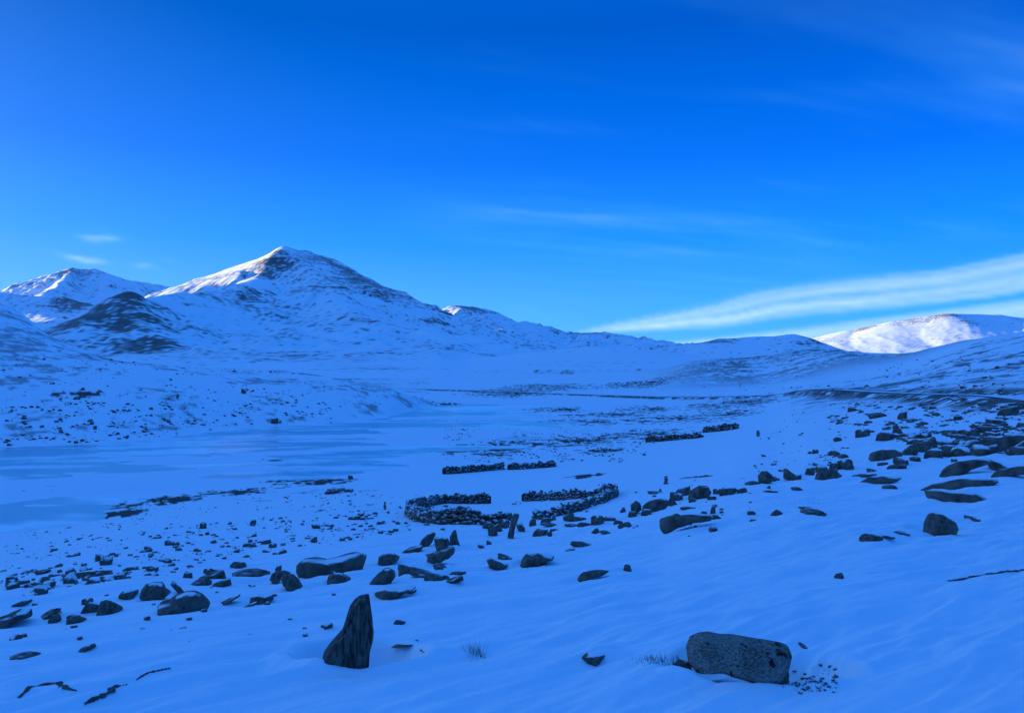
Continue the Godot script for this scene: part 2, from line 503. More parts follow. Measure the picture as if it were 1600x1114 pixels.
# A mountain from its ridge lines: [points], half width, sharpness. bald: [point, radius, strength] of windswept rock.
func mountain(called: String, label: String, ridges: Array, base: float, rect: Rect2, step: float, amp: float, bald: Array, rocky: float, kind := "structure") -> void:
	var nx := int(rect.size.x / step) + 1
	var nz := int(rect.size.y / step) + 1
	var v := PackedVector3Array()
	var c := PackedColorArray()
	v.resize(nx * nz)
	c.resize(nx * nz)
	var tt := PackedFloat32Array()
	var dd := PackedFloat32Array()
	tt.resize(nx * nz)
	dd.resize(nx * nz)
	var out := []
	out.resize(nz)
	var job := WorkerThreadPool.add_group_task(mountain_row.bind(ridges, base, rect, step, amp, nx, out), nz)
	WorkerThreadPool.wait_for_group_task_completion(job)
	v.clear()
	tt.clear()
	dd.clear()
	for j in nz:
		v.append_array(out[j][0])
		tt.append_array(out[j][1])
		dd.append_array(out[j][2])
	for j in nz:
		for i in nx:
			var k := j * nx + i
			var p := v[k]
			var b := 0.0
			var up := 0.0
			if i > 0 and j > 0 and i < nx - 1 and j < nz - 1:
				var gx := (v[k + 1].y - v[k - 1].y) / (2 * step)
				var gz := (v[k + nx].y - v[k - nx].y) / (2 * step)
				up = sqrt(gx * gx + gz * gz)
			# streaks run down the slope from the ridge, strata across it
			var sh := tt[k] - dd[k] * 0.8
			var reg := n_big.get_noise_2d(p.x * 0.3, p.z * 0.3 + 20.0)
			var line := 1.0 - absf(n_mid.get_noise_2d(sh * 1.9, dd[k] * 0.4)) * 5.0
			var strat := 1.0 - absf(n_mid.get_noise_2d(p.x * 0.4 + 70.0, p.y * 2.2 + p.x * 0.1)) * 5.0
			var speck := n_fine.get_noise_2d(p.x * 1.6, p.z * 1.6)
			var st := speck * 0.75 + n_fine.get_noise_2d(sh * 0.8, dd[k] * 0.2) * 0.55 + reg * 0.5
			b = smoothstep(0.26, 0.75, st * 0.8 + rocky + (up - 0.36) * 0.5 + maxf(line, 0.0) * 0.48 * smoothstep(-0.2, 0.25, reg + speck * 0.3) + maxf(strat, 0.0) * 0.25 * smoothstep(0.0, 0.3, -reg + speck * 0.3))
			for s in bald:
				var d: float = Vector2(p.x - s[0].x, p.z - s[0].z).length() / s[1]
				if d < 1.6:
					b = maxf(b, s[2] * smoothstep(0.0, 0.45, 0.92 - d * 0.85 + st * 1.25 + maxf(line, 0.0) * 0.25 - 0.12))
			var tone := 1.0 + n_mid.get_noise_2d(p.x, p.z) * 0.5
			c[k] = SNOW.lerp(Color(0.125 * tone, 0.085 * tone, 0.062 * tone), clampf(b, 0.0, 0.9))
	var o := put(called, grid_mesh(v, c, nx, nz), M.far_snow)
	tag(o, label, "mountain", "", kind)

func build_mountains() -> void:
	var e := func(u: float, v: float, d: float) -> Vector3: return Vector3((u - 800.0) / FOC * d, EYE + (575.0 - v) / FOC * d, -d)
	# the tall pointed peak and its spurs
	var pk: Vector3 = e.call(450, 390, 2500)
	mountain("mountain", "tall pointed snow mountain with a brown windswept ridge", [
		[[pk, e.call(432, 398, 2400), e.call(405, 432, 2250), e.call(345, 452, 2000), e.call(265, 463, 1780)], 580.0, 1.4],
		[[e.call(275, 462, 1800), e.call(225, 466, 1650), e.call(196, 466, 1560)], 300.0, 1.3],
		[[pk, e.call(395, 409, 2620), e.call(330, 430, 2720), e.call(262, 457, 2800), e.call(180, 500, 2850)], 900.0, 1.5],
		[[pk, e.call(482, 390, 2530), e.call(512, 402, 2570), e.call(560, 434, 2640)], 1050.0, 1.75],
		[[e.call(560, 434, 2640), e.call(610, 480, 2710), e.call(652, 504, 2760), e.call(690, 522, 2800), e.call(760, 540, 2900), e.call(850, 562, 3000)], 650.0, 1.6],
		[[e.call(470, 400, 2440), e.call(505, 440, 2200), e.call(560, 500, 1800), e.call(610, 550, 1500), e.call(640, 575, 1200)], 900.0, 1.6],
		[[e.call(690, 520, 2800), e.call(730, 545, 2300), e.call(770, 572, 1900)], 800.0, 1.6],
		[[e.call(196, 464, 1560), e.call(228, 505, 1450), e.call(265, 552, 1320)], 210.0, 1.1],
		[[e.call(196, 464, 1560), e.call(142, 498, 1450), e.call(85, 532, 1380)], 190.0, 1.1],
	], -4.0, Rect2(-2000, -3700, 2500, 3350), 6.4, 20.0, [
		[e.call(420, 415, 2330), 85.0, 1.0], [e.call(405, 436, 2240), 60.0, 0.85], [e.call(432, 402, 2400), 45.0, 0.9], [e.call(560, 452, 2440), 110.0, 0.7], [e.call(605, 480, 2520), 90.0, 0.55], [e.call(525, 425, 2480), 80.0, 0.75], [e.call(490, 415, 2440), 60.0, 0.45],
		[e.call(195, 480, 1540), 60.0, 0.9], [e.call(228, 505, 1450), 60.0, 1.0], [e.call(250, 540, 1350), 60.0, 1.0], [e.call(142, 500, 1440), 70.0, 0.85], [e.call(195, 520, 1420), 70.0, 0.9], [e.call(110, 522, 1400), 60.0, 0.8], [e.call(215, 545, 1330), 50.0, 0.7]], 0.02)
	mountain("mountain", "far rounded snow mountain with sunlit left shoulder behind the valley gap", [
		[[e.call(-80, 500, 6000), e.call(15, 455, 6000), e.call(70, 430, 5950), e.call(110, 419, 6000), e.call(150, 420, 6050), e.call(200, 436, 6100), e.call(262, 447, 6200), e.call(330, 470, 6300)], 1700.0, 1.35],
		[[e.call(110, 419, 6000), e.call(85, 445, 5400), e.call(60, 470, 4900)], 1000.0, 1.4],
	], 0.0, Rect2(-5200, -8000, 3400, 4400), 14.0, 40.0, [[e.call(110, 425, 5900), 160.0, 0.6]], -0.22)
	mountain("mountain", "low broken snow ridge with a sunlit face below the far rounded mountain", [
		[[e.call(-150, 440, 3600), e.call(0, 458, 3500), e.call(90, 464, 3450), e.call(140, 476, 3400), e.call(190, 500, 3400), e.call(240, 530, 3500)], 800.0, 1.3],
		[[e.call(40, 490, 3100), e.call(90, 498, 2900), e.call(140, 520, 2800)], 500.0, 1.3],
	], 0.0, Rect2(-3300, -4300, 1900, 2000), 8.0, 30.0, [[e.call(115, 468, 3430), 140.0, 0.8]], -0.1)
	mountain("mountain", "small snow peak with a sunlit left tip beyond the tall mountain", [
		[[e.call(620, 530, 3400), e.call(680, 496, 3400), e.call(712, 480, 3400), e.call(745, 482, 3420), e.call(800, 504, 3460), e.call(850, 518, 3500), e.call(905, 520, 3520), e.call(938, 521, 3520), e.call(965, 534, 3500), e.call(1010, 545, 3500), e.call(1080, 555, 3500)], 1200.0, 1.5],
		[[e.call(712, 480, 3400), e.call(735, 520, 2900), e.call(760, 556, 2500)], 800.0, 1.5],
		[[e.call(938, 521, 3520), e.call(900, 545, 2900), e.call(870, 565, 2400)], 800.0, 1.5],
	], 0.0, Rect2(-900, -4700, 2000, 2900), 7.0, 24.0, [[e.call(735, 486, 3380), 90.0, 0.7], [e.call(915, 522, 3480), 90.0, 0.8]], 0.0)
	mountain("mountain", "distant pale hump with a sunlit top at the end of the valley", [
		[[e.call(980, 548, 6500), e.call(1025, 539, 6500), e.call(1050, 543, 6500), e.call(1120, 552, 6500)], 900.0, 1.3],
	], 0.0, Rect2(300, -7500, 2200, 2000), 25.0, 16.0, [], -0.3)
	mountain("hill", "smooth snow fan with a dark left edge in the valley middle", [
		[[e.call(1010, 566, 1150), e.call(970, 552, 1300), e.call(925, 547, 1400), e.call(890, 553, 1500), e.call(850, 572, 1550)], 420.0, 1.3],
		[[e.call(925, 547, 1400), e.call(990, 545, 1750), e.call(1060, 550, 2000)], 500.0, 1.4],
	], -3.0, Rect2(-300, -2400, 1100, 1700), 5.0, 6.0, [[e.call(905, 550, 1440), 50.0, 0.8], [e.call(870, 562, 1520), 40.0, 0.6]], -0.14)
	mountain("hill", "long snow hill in shade left of the sunlit hill", [
		[[e.call(1000, 556, 1900), e.call(1060, 540, 1900), e.call(1120, 530, 1900), e.call(1180, 526, 1900), e.call(1222, 525, 1900)], 330.0, 1.3],
		[[e.call(1240, 527, 1900), e.call(1262, 530, 1900)], 90.0, 1.3],
	], 0.0, Rect2(100, -3100, 1800, 2000), 6.0, 12.0, [[e.call(1125, 533, 1880), 60.0, 0.6], [e.call(1262, 540, 1900), 45.0, 0.9]], -0.08)
	mountain("hill", "broad rounded hill glowing white in the sun", [
		[[e.call(1180, 560, 4300), e.call(1275, 531, 4300), e.call(1330, 516, 4300), e.call(1400, 502, 4250), e.call(1480, 490, 4200), e.call(1530, 491, 4250), e.call(1600, 497, 4300), e.call(1700, 508, 4400)], 1000.0, 1.1],
		[[e.call(1560, 493, 4250), e.call(1620, 510, 3900), e.call(1680, 525, 3600)], 800.0, 1.2],
	], 0.0, Rect2(1000, -5900, 3300, 3000), 9.0, 3.0, [[e.call(1350, 512, 4240), 70.0, 0.7], [e.call(1470, 492, 4180), 110.0, 0.7], [e.call(1415, 501, 4230), 90.0, 0.6], [e.call(1510, 510, 4000), 60.0, 0.6]], -0.2)
	# the range west of the valley, beyond the edge of view: it keeps the morning sun off the valley
	mountain("mountain", "high snow range standing west of the valley", [
		[[Vector3(-2900, 200, -3250), Vector3(-2750, 400, -2900), Vector3(-2700, 450, -2700), Vector3(-2650, 440, -2000), Vector3(-2700, 430, -1000), Vector3(-2700, 430, 0), Vector3(-2700, 420, 1200)], 700.0, 1.2],
	], 0.0, Rect2(-3700, -3900, 1700, 5900), 30.0, 14.0, [], -0.1)

func icosphere(sub: int) -> Array:
	var t := (1.0 + sqrt(5.0)) / 2.0
	var vs := [Vector3(-1, t, 0), Vector3(1, t, 0), Vector3(-1, -t, 0), Vector3(1, -t, 0), Vector3(0, -1, t), Vector3(0, 1, t), Vector3(0, -1, -t), Vector3(0, 1, -t), Vector3(t, 0, -1), Vector3(t, 0, 1), Vector3(-t, 0, -1), Vector3(-t, 0, 1)]
	for i in vs.size(): vs[i] = vs[i].normalized()
	var fs := [0, 11, 5, 0, 5, 1, 0, 1, 7, 0, 7, 10, 0, 10, 11, 1, 5, 9, 5, 11, 4, 11, 10, 2, 10, 7, 6, 7, 1, 8, 3, 9, 4, 3, 4, 2, 3, 2, 6, 3, 6, 8, 3, 8, 9, 4, 9, 5, 2, 4, 11, 6, 2, 10, 8, 6, 7, 9, 8, 1]
	for s in sub:
		var mids := {}
		var out := []
		for f in range(0, fs.size(), 3):
			var m := [0, 0, 0]
			for e in 3:
				var a: int = fs[f + e]
				var b: int = fs[f + (e + 1) % 3]
				var key := Vector2i(mini(a, b), maxi(a, b))
				if not mids.has(key):
					mids[key] = vs.size()
					vs.append(((vs[a] + vs[b]) as Vector3).normalized())
				m[e] = mids[key]
			out.append_array([fs[f], m[0], m[2], fs[f + 1], m[1], m[0], fs[f + 2], m[2], m[1], m[0], m[1], m[2]])
		fs = out
	return [vs, fs]

func from_lists(v: PackedVector3Array, f: Array, tint: Callable) -> ArrayMesh:
	var nor := PackedVector3Array()
	nor.resize(v.size())
	var idx := PackedInt32Array()
	for i in range(0, f.size(), 3):
		var n := (v[f[i + 1]] - v[f[i]]).cross(v[f[i + 2]] - v[f[i]])
		for k in 3: nor[f[i + k]] += n
		idx.append(f[i]); idx.append(f[i + 2]); idx.append(f[i + 1])
	var c := PackedColorArray()
	c.resize(v.size())
	for i in v.size():
		nor[i] = nor[i].normalized()
		c[i] = tint.call(v[i], nor[i])
	var arr := []
	arr.resize(Mesh.ARRAY_MAX)
	arr[Mesh.ARRAY_VERTEX] = v
	arr[Mesh.ARRAY_NORMAL] = nor
	arr[Mesh.ARRAY_COLOR] = c
	arr[Mesh.ARRAY_INDEX] = idx
	var m := ArrayMesh.new()
	m.add_surface_from_arrays(Mesh.PRIMITIVE_TRIANGLES, arr)
	return m

# An angular stone: directions pushed out to random planes whose edges are a little worn. It is about 1 wide.
func rock_mesh(sd: int, dims: Vector3, sub: int, snow: float, lean := 0.0) -> ArrayMesh:
	rng.seed = sd
	var planes := []
	for i in 13:
		var n := Vector3(rng.randf_range(-1, 1), rng.randf_range(-1, 1), rng.randf_range(-1, 1)).normalized()
		planes.append([n, rng.randf_range(0.62, 1.0)])
	planes.append([Vector3(rng.randf_range(-0.25, 0.25), 1, rng.randf_range(-0.25, 0.25)).normalized(), rng.randf_range(0.6, 0.8)])
	planes.append([Vector3.DOWN, 0.7])
	for s in [Vector3.RIGHT, Vector3.LEFT, Vector3.FORWARD, Vector3.BACK]: planes.append([s, rng.randf_range(0.85, 1.0)])
	var ico := icosphere(sub)
	var v := PackedVector3Array()
	var turn := Basis(Vector3.BACK, lean)
	for d in ico[0]:
		var acc := 0.0
		for p in planes:
			var q: float = d.dot(p[0]) / p[1]
			if q > 0.0: acc += pow(q, 16.0)
		var rad := pow(acc, -1.0 / 16.0)
		rad *= 1.0 + n_mid.get_noise_3d(d.x * 60.0 + sd * 31.0, d.y * 60.0, d.z * 60.0) * 0.13 + n_fine.get_noise_3d(d.x * 60.0 + sd * 31.0, d.y * 120.0, d.z * 60.0) * 0.06
		v.append(turn * ((d * rad) * dims * 0.56))
	var tint := func(p: Vector3, n: Vector3) -> Color:
		var g := 0.95 + n_fine.get_noise_3d(p.x * 90.0 + sd * 7.0, p.y * 140.0, p.z * 90.0) * 0.9 + n_mid.get_noise_3d(p.x * 60.0, p.y * 60.0, p.z * 60.0 + sd * 5.0) * 0.5
		var k := Color(STONE.r * g, STONE.g * g, STONE.b * g)
		var w := smoothstep(0.0, 0.16, n.y - (1.0 - snow) + n_mid.get_noise_3d(p.x * 45.0 + sd * 3.0, 5.0, p.z * 45.0) * 0.5)
		return k.lerp(SNOW, w)
	return from_lists(v, ico[1], tint)

func materials() -> void:
	var nz := FastNoiseLite.new()
	nz.seed = 5
	nz.noise_type = FastNoiseLite.TYPE_SIMPLEX_SMOOTH
	nz.frequency = 0.02
	nz.fractal_octaves = 5
	var im := nz.get_seamless_image(512, 512)
	im.convert(Image.FORMAT_RGBA8)
	im.bump_map_to_normal_map(3.0)
	var grain := ImageTexture.create_from_image(im)
	nz.seed = 9
	nz.frequency = 0.05
	var im2 := nz.get_seamless_image(512, 512)
	im2.convert(Image.FORMAT_RGBA8)
	im2.bump_map_to_normal_map(10.0)
	var rough := ImageTexture.create_from_image(im2)
	var s := StandardMaterial3D.new()
	s.vertex_color_use_as_albedo = true
	s.roughness = 0.75
	s.metallic_specular = 0.25
	s.normal_enabled = true
	s.normal_texture = grain
	s.normal_scale = 0.9
	s.uv1_triplanar = true
	s.uv1_world_triplanar = true
	s.uv1_scale = Vector3(1.1, 1.1, 1.1)
	M.snow = s
	var f := s.duplicate()
	f.normal_scale = 0.25
	f.uv1_scale = Vector3(0.011, 0.011, 0.011)
	f.roughness = 0.9
	f.metallic_specular = 0.1
	M.far_snow = f
	var i := StandardMaterial3D.new()
	i.vertex_color_use_as_albedo = true
	i.roughness = 0.24
	i.metallic_specular = 0.5
	i.normal_enabled = true
	i.normal_texture = grain
	i.normal_scale = 0.12
	i.uv1_triplanar = true
	i.uv1_world_triplanar = true
	i.uv1_scale = Vector3(0.12, 0.12, 0.12)
	M.ice = i
	var k := StandardMaterial3D.new()
	k.vertex_color_use_as_albedo = true
	k.roughness = 0.85
	k.metallic_specular = 0.3
	k.normal_enabled = true
	k.normal_texture = rough
	k.normal_scale = 1.1
	k.uv1_triplanar = true
	k.uv1_scale = Vector3(1.6, 1.6, 1.6)
	M.rock = k

func sky_image() -> Image:
	var w := 2048
	var h := 1024
	var im := Image.create(w, h, false, Image.FORMAT_RGBF)
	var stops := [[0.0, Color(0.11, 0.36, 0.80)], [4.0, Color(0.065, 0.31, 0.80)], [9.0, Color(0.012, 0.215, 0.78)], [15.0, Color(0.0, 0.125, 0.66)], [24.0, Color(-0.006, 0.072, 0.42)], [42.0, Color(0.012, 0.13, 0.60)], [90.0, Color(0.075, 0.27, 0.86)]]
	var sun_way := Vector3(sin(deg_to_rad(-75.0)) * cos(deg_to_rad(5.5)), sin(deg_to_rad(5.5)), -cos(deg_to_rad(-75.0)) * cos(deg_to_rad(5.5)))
	var cn := FastNoiseLite.new()
	cn.seed = 21
	cn.frequency = 0.01
	cn.fractal_octaves = 5
	for y in h / 2 + 2:
		var el := 90.0 - (y + 0.5) * 180.0 / h
		var s := 0
		while s < stops.size() - 2 and el > stops[s + 1][0]: s += 1
		var base: Color = stops[s][1].lerp(stops[s + 1][1], clampf((el - stops[s][0]) / (stops[s + 1][0] - stops[s][0]), 0.0, 1.0))
		for x in w:
			var az := (x + 0.5) / w * 360.0
			if az > 180.0: az -= 360.0
			var c := base
			# away from the sun the sky loses its red
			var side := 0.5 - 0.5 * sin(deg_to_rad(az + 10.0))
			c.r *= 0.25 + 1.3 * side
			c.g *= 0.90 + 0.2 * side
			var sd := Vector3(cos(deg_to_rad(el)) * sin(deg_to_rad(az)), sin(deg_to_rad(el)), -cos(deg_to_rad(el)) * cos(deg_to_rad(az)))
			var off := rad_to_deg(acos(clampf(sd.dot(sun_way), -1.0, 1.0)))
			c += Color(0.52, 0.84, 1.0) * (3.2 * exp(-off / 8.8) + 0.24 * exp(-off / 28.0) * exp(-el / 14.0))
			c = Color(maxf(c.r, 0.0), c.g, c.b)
			if el < 60.0:
				var d := Vector3(cos(deg_to_rad(el)) * sin(deg_to_rad(az)), sin(deg_to_rad(el)), -cos(deg_to_rad(el)) * cos(deg_to_rad(az)))
				var cl := cloud(az, el, d, cn)
				c = c.lerp(Color(0.10, 0.42, 0.80).lerp(Color(0.42, 0.62, 0.80), smoothstep(0.08, 0.3, cl)), cl)
			im.set_pixel(x, y, c)
	for y in range(h / 2 + 2, h):
		for x in w: im.set_pixel(x, y, Color(0.2, 0.4, 0.8))
	return im

func cloud(az: float, el: float, d: Vector3, cn: FastNoiseLite) -> float:
	# thin cirrus on a high layer: streaks that share one wind
	var q := 1.0 / (d.y + 0.06)
	var px := d.x * q
	var pz := d.z * q
	var al := px * 0.93 - pz * 0.36
	var ac := px * 0.36 + pz * 0.93
	var veil := cn.get_noise_2d(al * 22.0, ac * 50.0) * 0.5 + cn.get_noise_2d(al * 60.0 + 40.0, ac * 260.0) * 0.4
	var o := smoothstep(-0.05, 0.7, veil + 0.10) * 0.26 * smoothstep(-12.0, 4.0, az) * (0.45 + 0.55 * exp(-pow((el - 14.0) / 7.0, 2.0)))
	# shreds low over the western mountains
	for w in [[-28.4, 8.5, 1.6, 0.32, 0.5], [-29.2, 7.1, 1.5, 0.25, 0.55], [-25.6, 6.7, 1.1, 0.22, 0.4], [-24.0, 7.3, 0.6, 0.12, 0.3], [1.5, 4.2, 2.0, 0.5, 0.18]]:
		var ex: float = (az - w[0]) / w[2]
		var ey: float = (el - w[1] + ex * 0.12 + cn.get_noise_2d(az * 25.0, el * 10.0) * 0.3) / w[3]
		if absf(ex) < 2.5 and absf(ey) < 4.0:
			o = maxf(o, w[4] * exp(-ex * ex - absf(ey) * 1.3) * clampf(0.75 + cn.get_noise_2d(az * 22.0, el * 90.0), 0.0, 1.0))
	# the bright band over the right-hand hills: from the horizon up to the right, its streaks nearly parallel
	var t := (az - 3.0) / 31.0
	if t > -0.2 and t < 3.0:
		var fade := smoothstep(-0.05, 0.25, t) * (1.0 - smoothstep(1.8, 2.9, t))
		# distance above the band's own axis, in its own width: two sheets with torn upper edges
		var bow := pow(clampf(t, 0.0, 3.0), 0.85)
		var ax := 2.3 + 3.7 * bow
		var wid := 0.25 + 0.95 * smoothstep(0.0, 0.5, t)
		var q1 := (el - ax) / wid + cn.get_noise_2d(az * 6.0, el * 10.0) * 0.35
		var fib := cn.get_noise_2d(az * 3.0 + q1 * 8.0, q1 * 170.0) * 0.5 + cn.get_noise_2d(az * 9.0 + 30.0, q1 * 420.0) * 0.35 + cn.get_noise_2d(az * 1.6 + 90.0, q1 * 50.0) * 0.5
		var b1 := smoothstep(-1.15, -0.35, q1) * (1.0 - smoothstep(0.1, 1.35, q1)) * clampf(0.66 + fib * 0.75, 0.0, 1.0)
		b1 *= 1.0 - 0.55 * exp(-pow((q1 - 0.05) / 0.28, 2.0)) * smoothstep(0.1, 0.5, t)
		var ax2 := 0.7 + 3.1 * clampf(t, 0.0, 3.0)
		var q2 := (el - ax2) / (0.35 + 0.3 * clampf(t, 0.0, 1.3))
		var b2 := smoothstep(-1.8, -0.7, q2) * (1.0 - smoothstep(0.0, 1.2, q2)) * clampf(0.62 + fib * 0.6, 0.0, 1.0)
		o = maxf(o, fade * maxf(b1 * 0.95, b2 * 0.75))
	return clampf(o, 0.0, 0.9)

func _ready() -> void:
	# ---- camera, sky, sun, exposure
	var cam := Camera3D.new()
	cam.name = "camera"
	cam.position = Vector3(0, EYE, 0)
	cam.rotation = Vector3(PITCH, 0, 0)
	cam.fov = rad_to_deg(2.0 * atan(557.0 / FOC))
	cam.near = 0.1
	cam.far = 30000.0
	add_child(cam)
	cam.current = true
	var we := WorldEnvironment.new()
	we.name = "world_environment"
	var env := Environment.new()
	env.background_mode = Environment.BG_SKY
	var sky := Sky.new()
	var pm := PanoramaSkyMaterial.new()
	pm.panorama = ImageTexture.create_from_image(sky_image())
	sky.sky_material = pm
	env.sky = sky
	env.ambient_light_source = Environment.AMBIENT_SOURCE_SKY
	env.tonemap_mode = Environment.TONE_MAPPER_LINEAR
	env.tonemap_exposure = 2.12
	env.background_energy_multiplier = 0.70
	env.sdfgi_enabled = true
	env.ssao_enabled = true
	env.ssil_enabled = true
	we.environment = env
	add_child(we)
	var sun := DirectionalLight3D.new()
	sun.name = "sun"
	var az := deg_to_rad(-75.0)
	var el := deg_to_rad(5.5)
	var to_sun := Vector3(sin(az) * cos(el), sin(el), -cos(az) * cos(el))
	sun.light_energy = 1.6
	sun.light_color = Color(1.0, 0.94, 0.78)
	sun.light_angular_distance = 0.5
	sun.shadow_enabled = true
	add_child(sun)
	sun.look_at_from_position(Vector3.ZERO, -to_sun)

	for p in [[n_big, 1, 0.01, 4], [n_mid, 2, 0.02, 4], [n_fine, 3, 0.05, 3], [n_streak, 4, 0.02, 3], [n_patch, 6, 0.02, 4]]:
		p[0].seed = p[1]
		p[0].frequency = p[2]
		p[0].noise_type = FastNoiseLite.TYPE_SIMPLEX_SMOOTH
		p[0].fractal_octaves = p[3]
	n_ridge.seed = 8
	n_ridge.frequency = 0.012
	n_ridge.fractal_type = FastNoiseLite.FRACTAL_RIDGED
	n_ridge.fractal_octaves = 3
	materials()
	build_table()
	lay_road()
	bare_patches()
	plan_rocks()
	build_ground()
	build_ice()
	build_road()
	build_mountains()
	set_rocks()
	build_walls()
	small_things()

func lay_road() -> void:
	var cv := Curve3D.new()
	var raw := [[1900, 640, 40.0, 2.75], [1600, 621, 64.0, 2.45], [1500, 617, 86.0, 3.0], [1400, 614, 122.0, 3.9], [1300, 609, 165.0, 4.6], [1262, 611, 190.0, 5.6], [1220, 618, 206.0, 7.2], [1100, 621, 240.0, 9.1], [980, 619, 270.0, 9.7], [860, 616, 310.0, 10.1], [740, 612, 345.0, 10.0], [640, 610, 380.0, 10.3]]
	var pts := []
	for q in raw: pts.append(Vector3((q[0] - 800.0) / FOC * q[2], EYE - q[3], -q[2]))
	for i in pts.size():
		var d: Vector3 = (pts[mini(i + 1, pts.size() - 1)] - pts[maxi(i - 1, 0)]) * 0.17
		cv.add_point(pts[i], -d, d)
	cv.bake_interval = 4.0
	for p in cv.get_baked_points(): road_pts.append(p)

func bare_patches() -> void:
	for p in [[60, 812, 75, 9, 1.0, 1.0], [170, 806, 50, 5, 0.9, 1.0], [245, 783, 52, 9, 1.0, 1.0], [180, 793, 30, 4, 1.0, 1.0], [425, 724, 34, 4, 0.9, 1.0], [100, 905, 55, 6, 0.8, 1.0], [470, 755, 70, 6, 0.5, 1.0], [340, 772, 60, 5, 0.5, 1.0],
		[755, 703, 60, 11, 0.95, 1.0], [880, 690, 90, 10, 0.5, 1.0], [930, 706, 40, 4, 0.8, 1.0], [1000, 680, 70, 9, 0.4, 1.0], [870, 640, 40, 4, 0.7, 1.0], [950, 648, 70, 4, 0.7, 1.0], [1010, 640, 40, 5, 0.6, 1.0], [910, 660, 60, 5, 0.4, 1.0], [1040, 655, 60, 6, 0.4, 1.0],
		[600, 665, 60, 3, 0.4, 1.0], [690, 632, 40, 3, 0.7, 1.0], [545, 592, 56, 3, 0.9, 0.6], [350, 573, 70, 2, 0.9, 0.6], [420, 579, 60, 3, 0.7, 0.6], [470, 584, 50, 3, 0.6, 0.6], [45, 497, 25, 6, 0.9, 0.4], [790, 612, 60, 5, 0.95, 0.6], [860, 604, 70, 5, 0.5, 0.6], [1000, 600, 60, 5, 0.4, 0.6], [100, 617, 50, 6, 0.3, 0.5],
		[1150, 630, 70, 7, 0.6, 0.8], [1120, 650, 60, 8, 0.4, 1.0], [910, 745, 30, 3, 0.8, 1.0]]:
		patch(p[0], p[1], p[2], p[3], p[4], p[5])
	patch(1060, 1040, 24, 5, 0.8, 9.0)

# ---------------------------------------------------------------- stones
var drawn := []      # stones with a shape of their own
var listed := []     # other stones worth a label
var strewn := []     # the rest
var pool := {}

func drift(p: Vector3, w: float, h: float) -> void:
	var reach := int(ceil(w * 2.6))
	for i in range(-reach, reach + 1):
		for k in range(-reach, reach + 1):
			var cell := Vector2i(int(floor(p.x)) + i, int(floor(p.z)) + k)
			if not bumps.has(cell): bumps[cell] = []
			bumps[cell].append([p.x, p.z, w, h])

func plan_rocks() -> void:
	# scoops that the wind dug round the two foremost stones
	var a := hit(540, 1035)
	scoops.append({x = a.x + 0.04, z = a.z - 0.13, c = 1.0, s = 0.0, rx = 0.43, rf = 0.20, rb = 0.38, d = 0.24, i = 0.55})
	var b := hit(1153, 1053)
	scoops.append({x = b.x + 0.04, z = b.z - 0.03, c = 0.995, s = -0.09, rx = 0.46, rf = 0.17, rb = 0.36, d = 0.11, i = 0.55})
	scoops.append({x = b.x + 0.40, z = b.z - 0.05, c = 1.0, s = 0.0, rx = 0.30, rf = 0.16, rb = 0.26, d = 0.10, i = 0.4})
	var g := hit(1470, 832)
	scoops.append({x = g.x, z = g.z, c = 1.0, s = 0.0, rx = 0.42, rf = 0.12, rb = 0.35, d = 0.06, i = 0.5})
	for o in outlines():
		var us := 0.0
		var lo := -1e9
		var top_v := 1e9
		var left := 1e9
		var right := -1e9
		var pts: Array = o[0]
		for i in range(0, pts.size(), 2):
			left = minf(left, pts[i])
			right = maxf(right, pts[i])
			lo = maxf(lo, pts[i + 1])
			top_v = minf(top_v, pts[i + 1])
		us = (left + right) * 0.5
		var c := hit(us, lo - 1.0)
		drawn.append([o, c, us, lo])
		var w := (right - left) * -c.z / FOC
		if o[1] != "standing_stone" and o[1] != "boulder" and w > 0.15: drift(c + Vector3(w * 0.45, 0, -w * 0.75), w * 0.7, minf(w * 0.2, 0.4 * (lo - top_v) * -c.z / FOC))
	for q in rock_list():
		var c := hit(q[0], q[1])
		var w: float = q[2] * -c.z / FOC
		listed.append([q, c])
		if q[2] > 18: drift(c + Vector3(w * 0.45, 0, -w * 0.75), w * 0.7, minf(w * 0.16, 0.4 * q[3] * -c.z / FOC))
	strew()

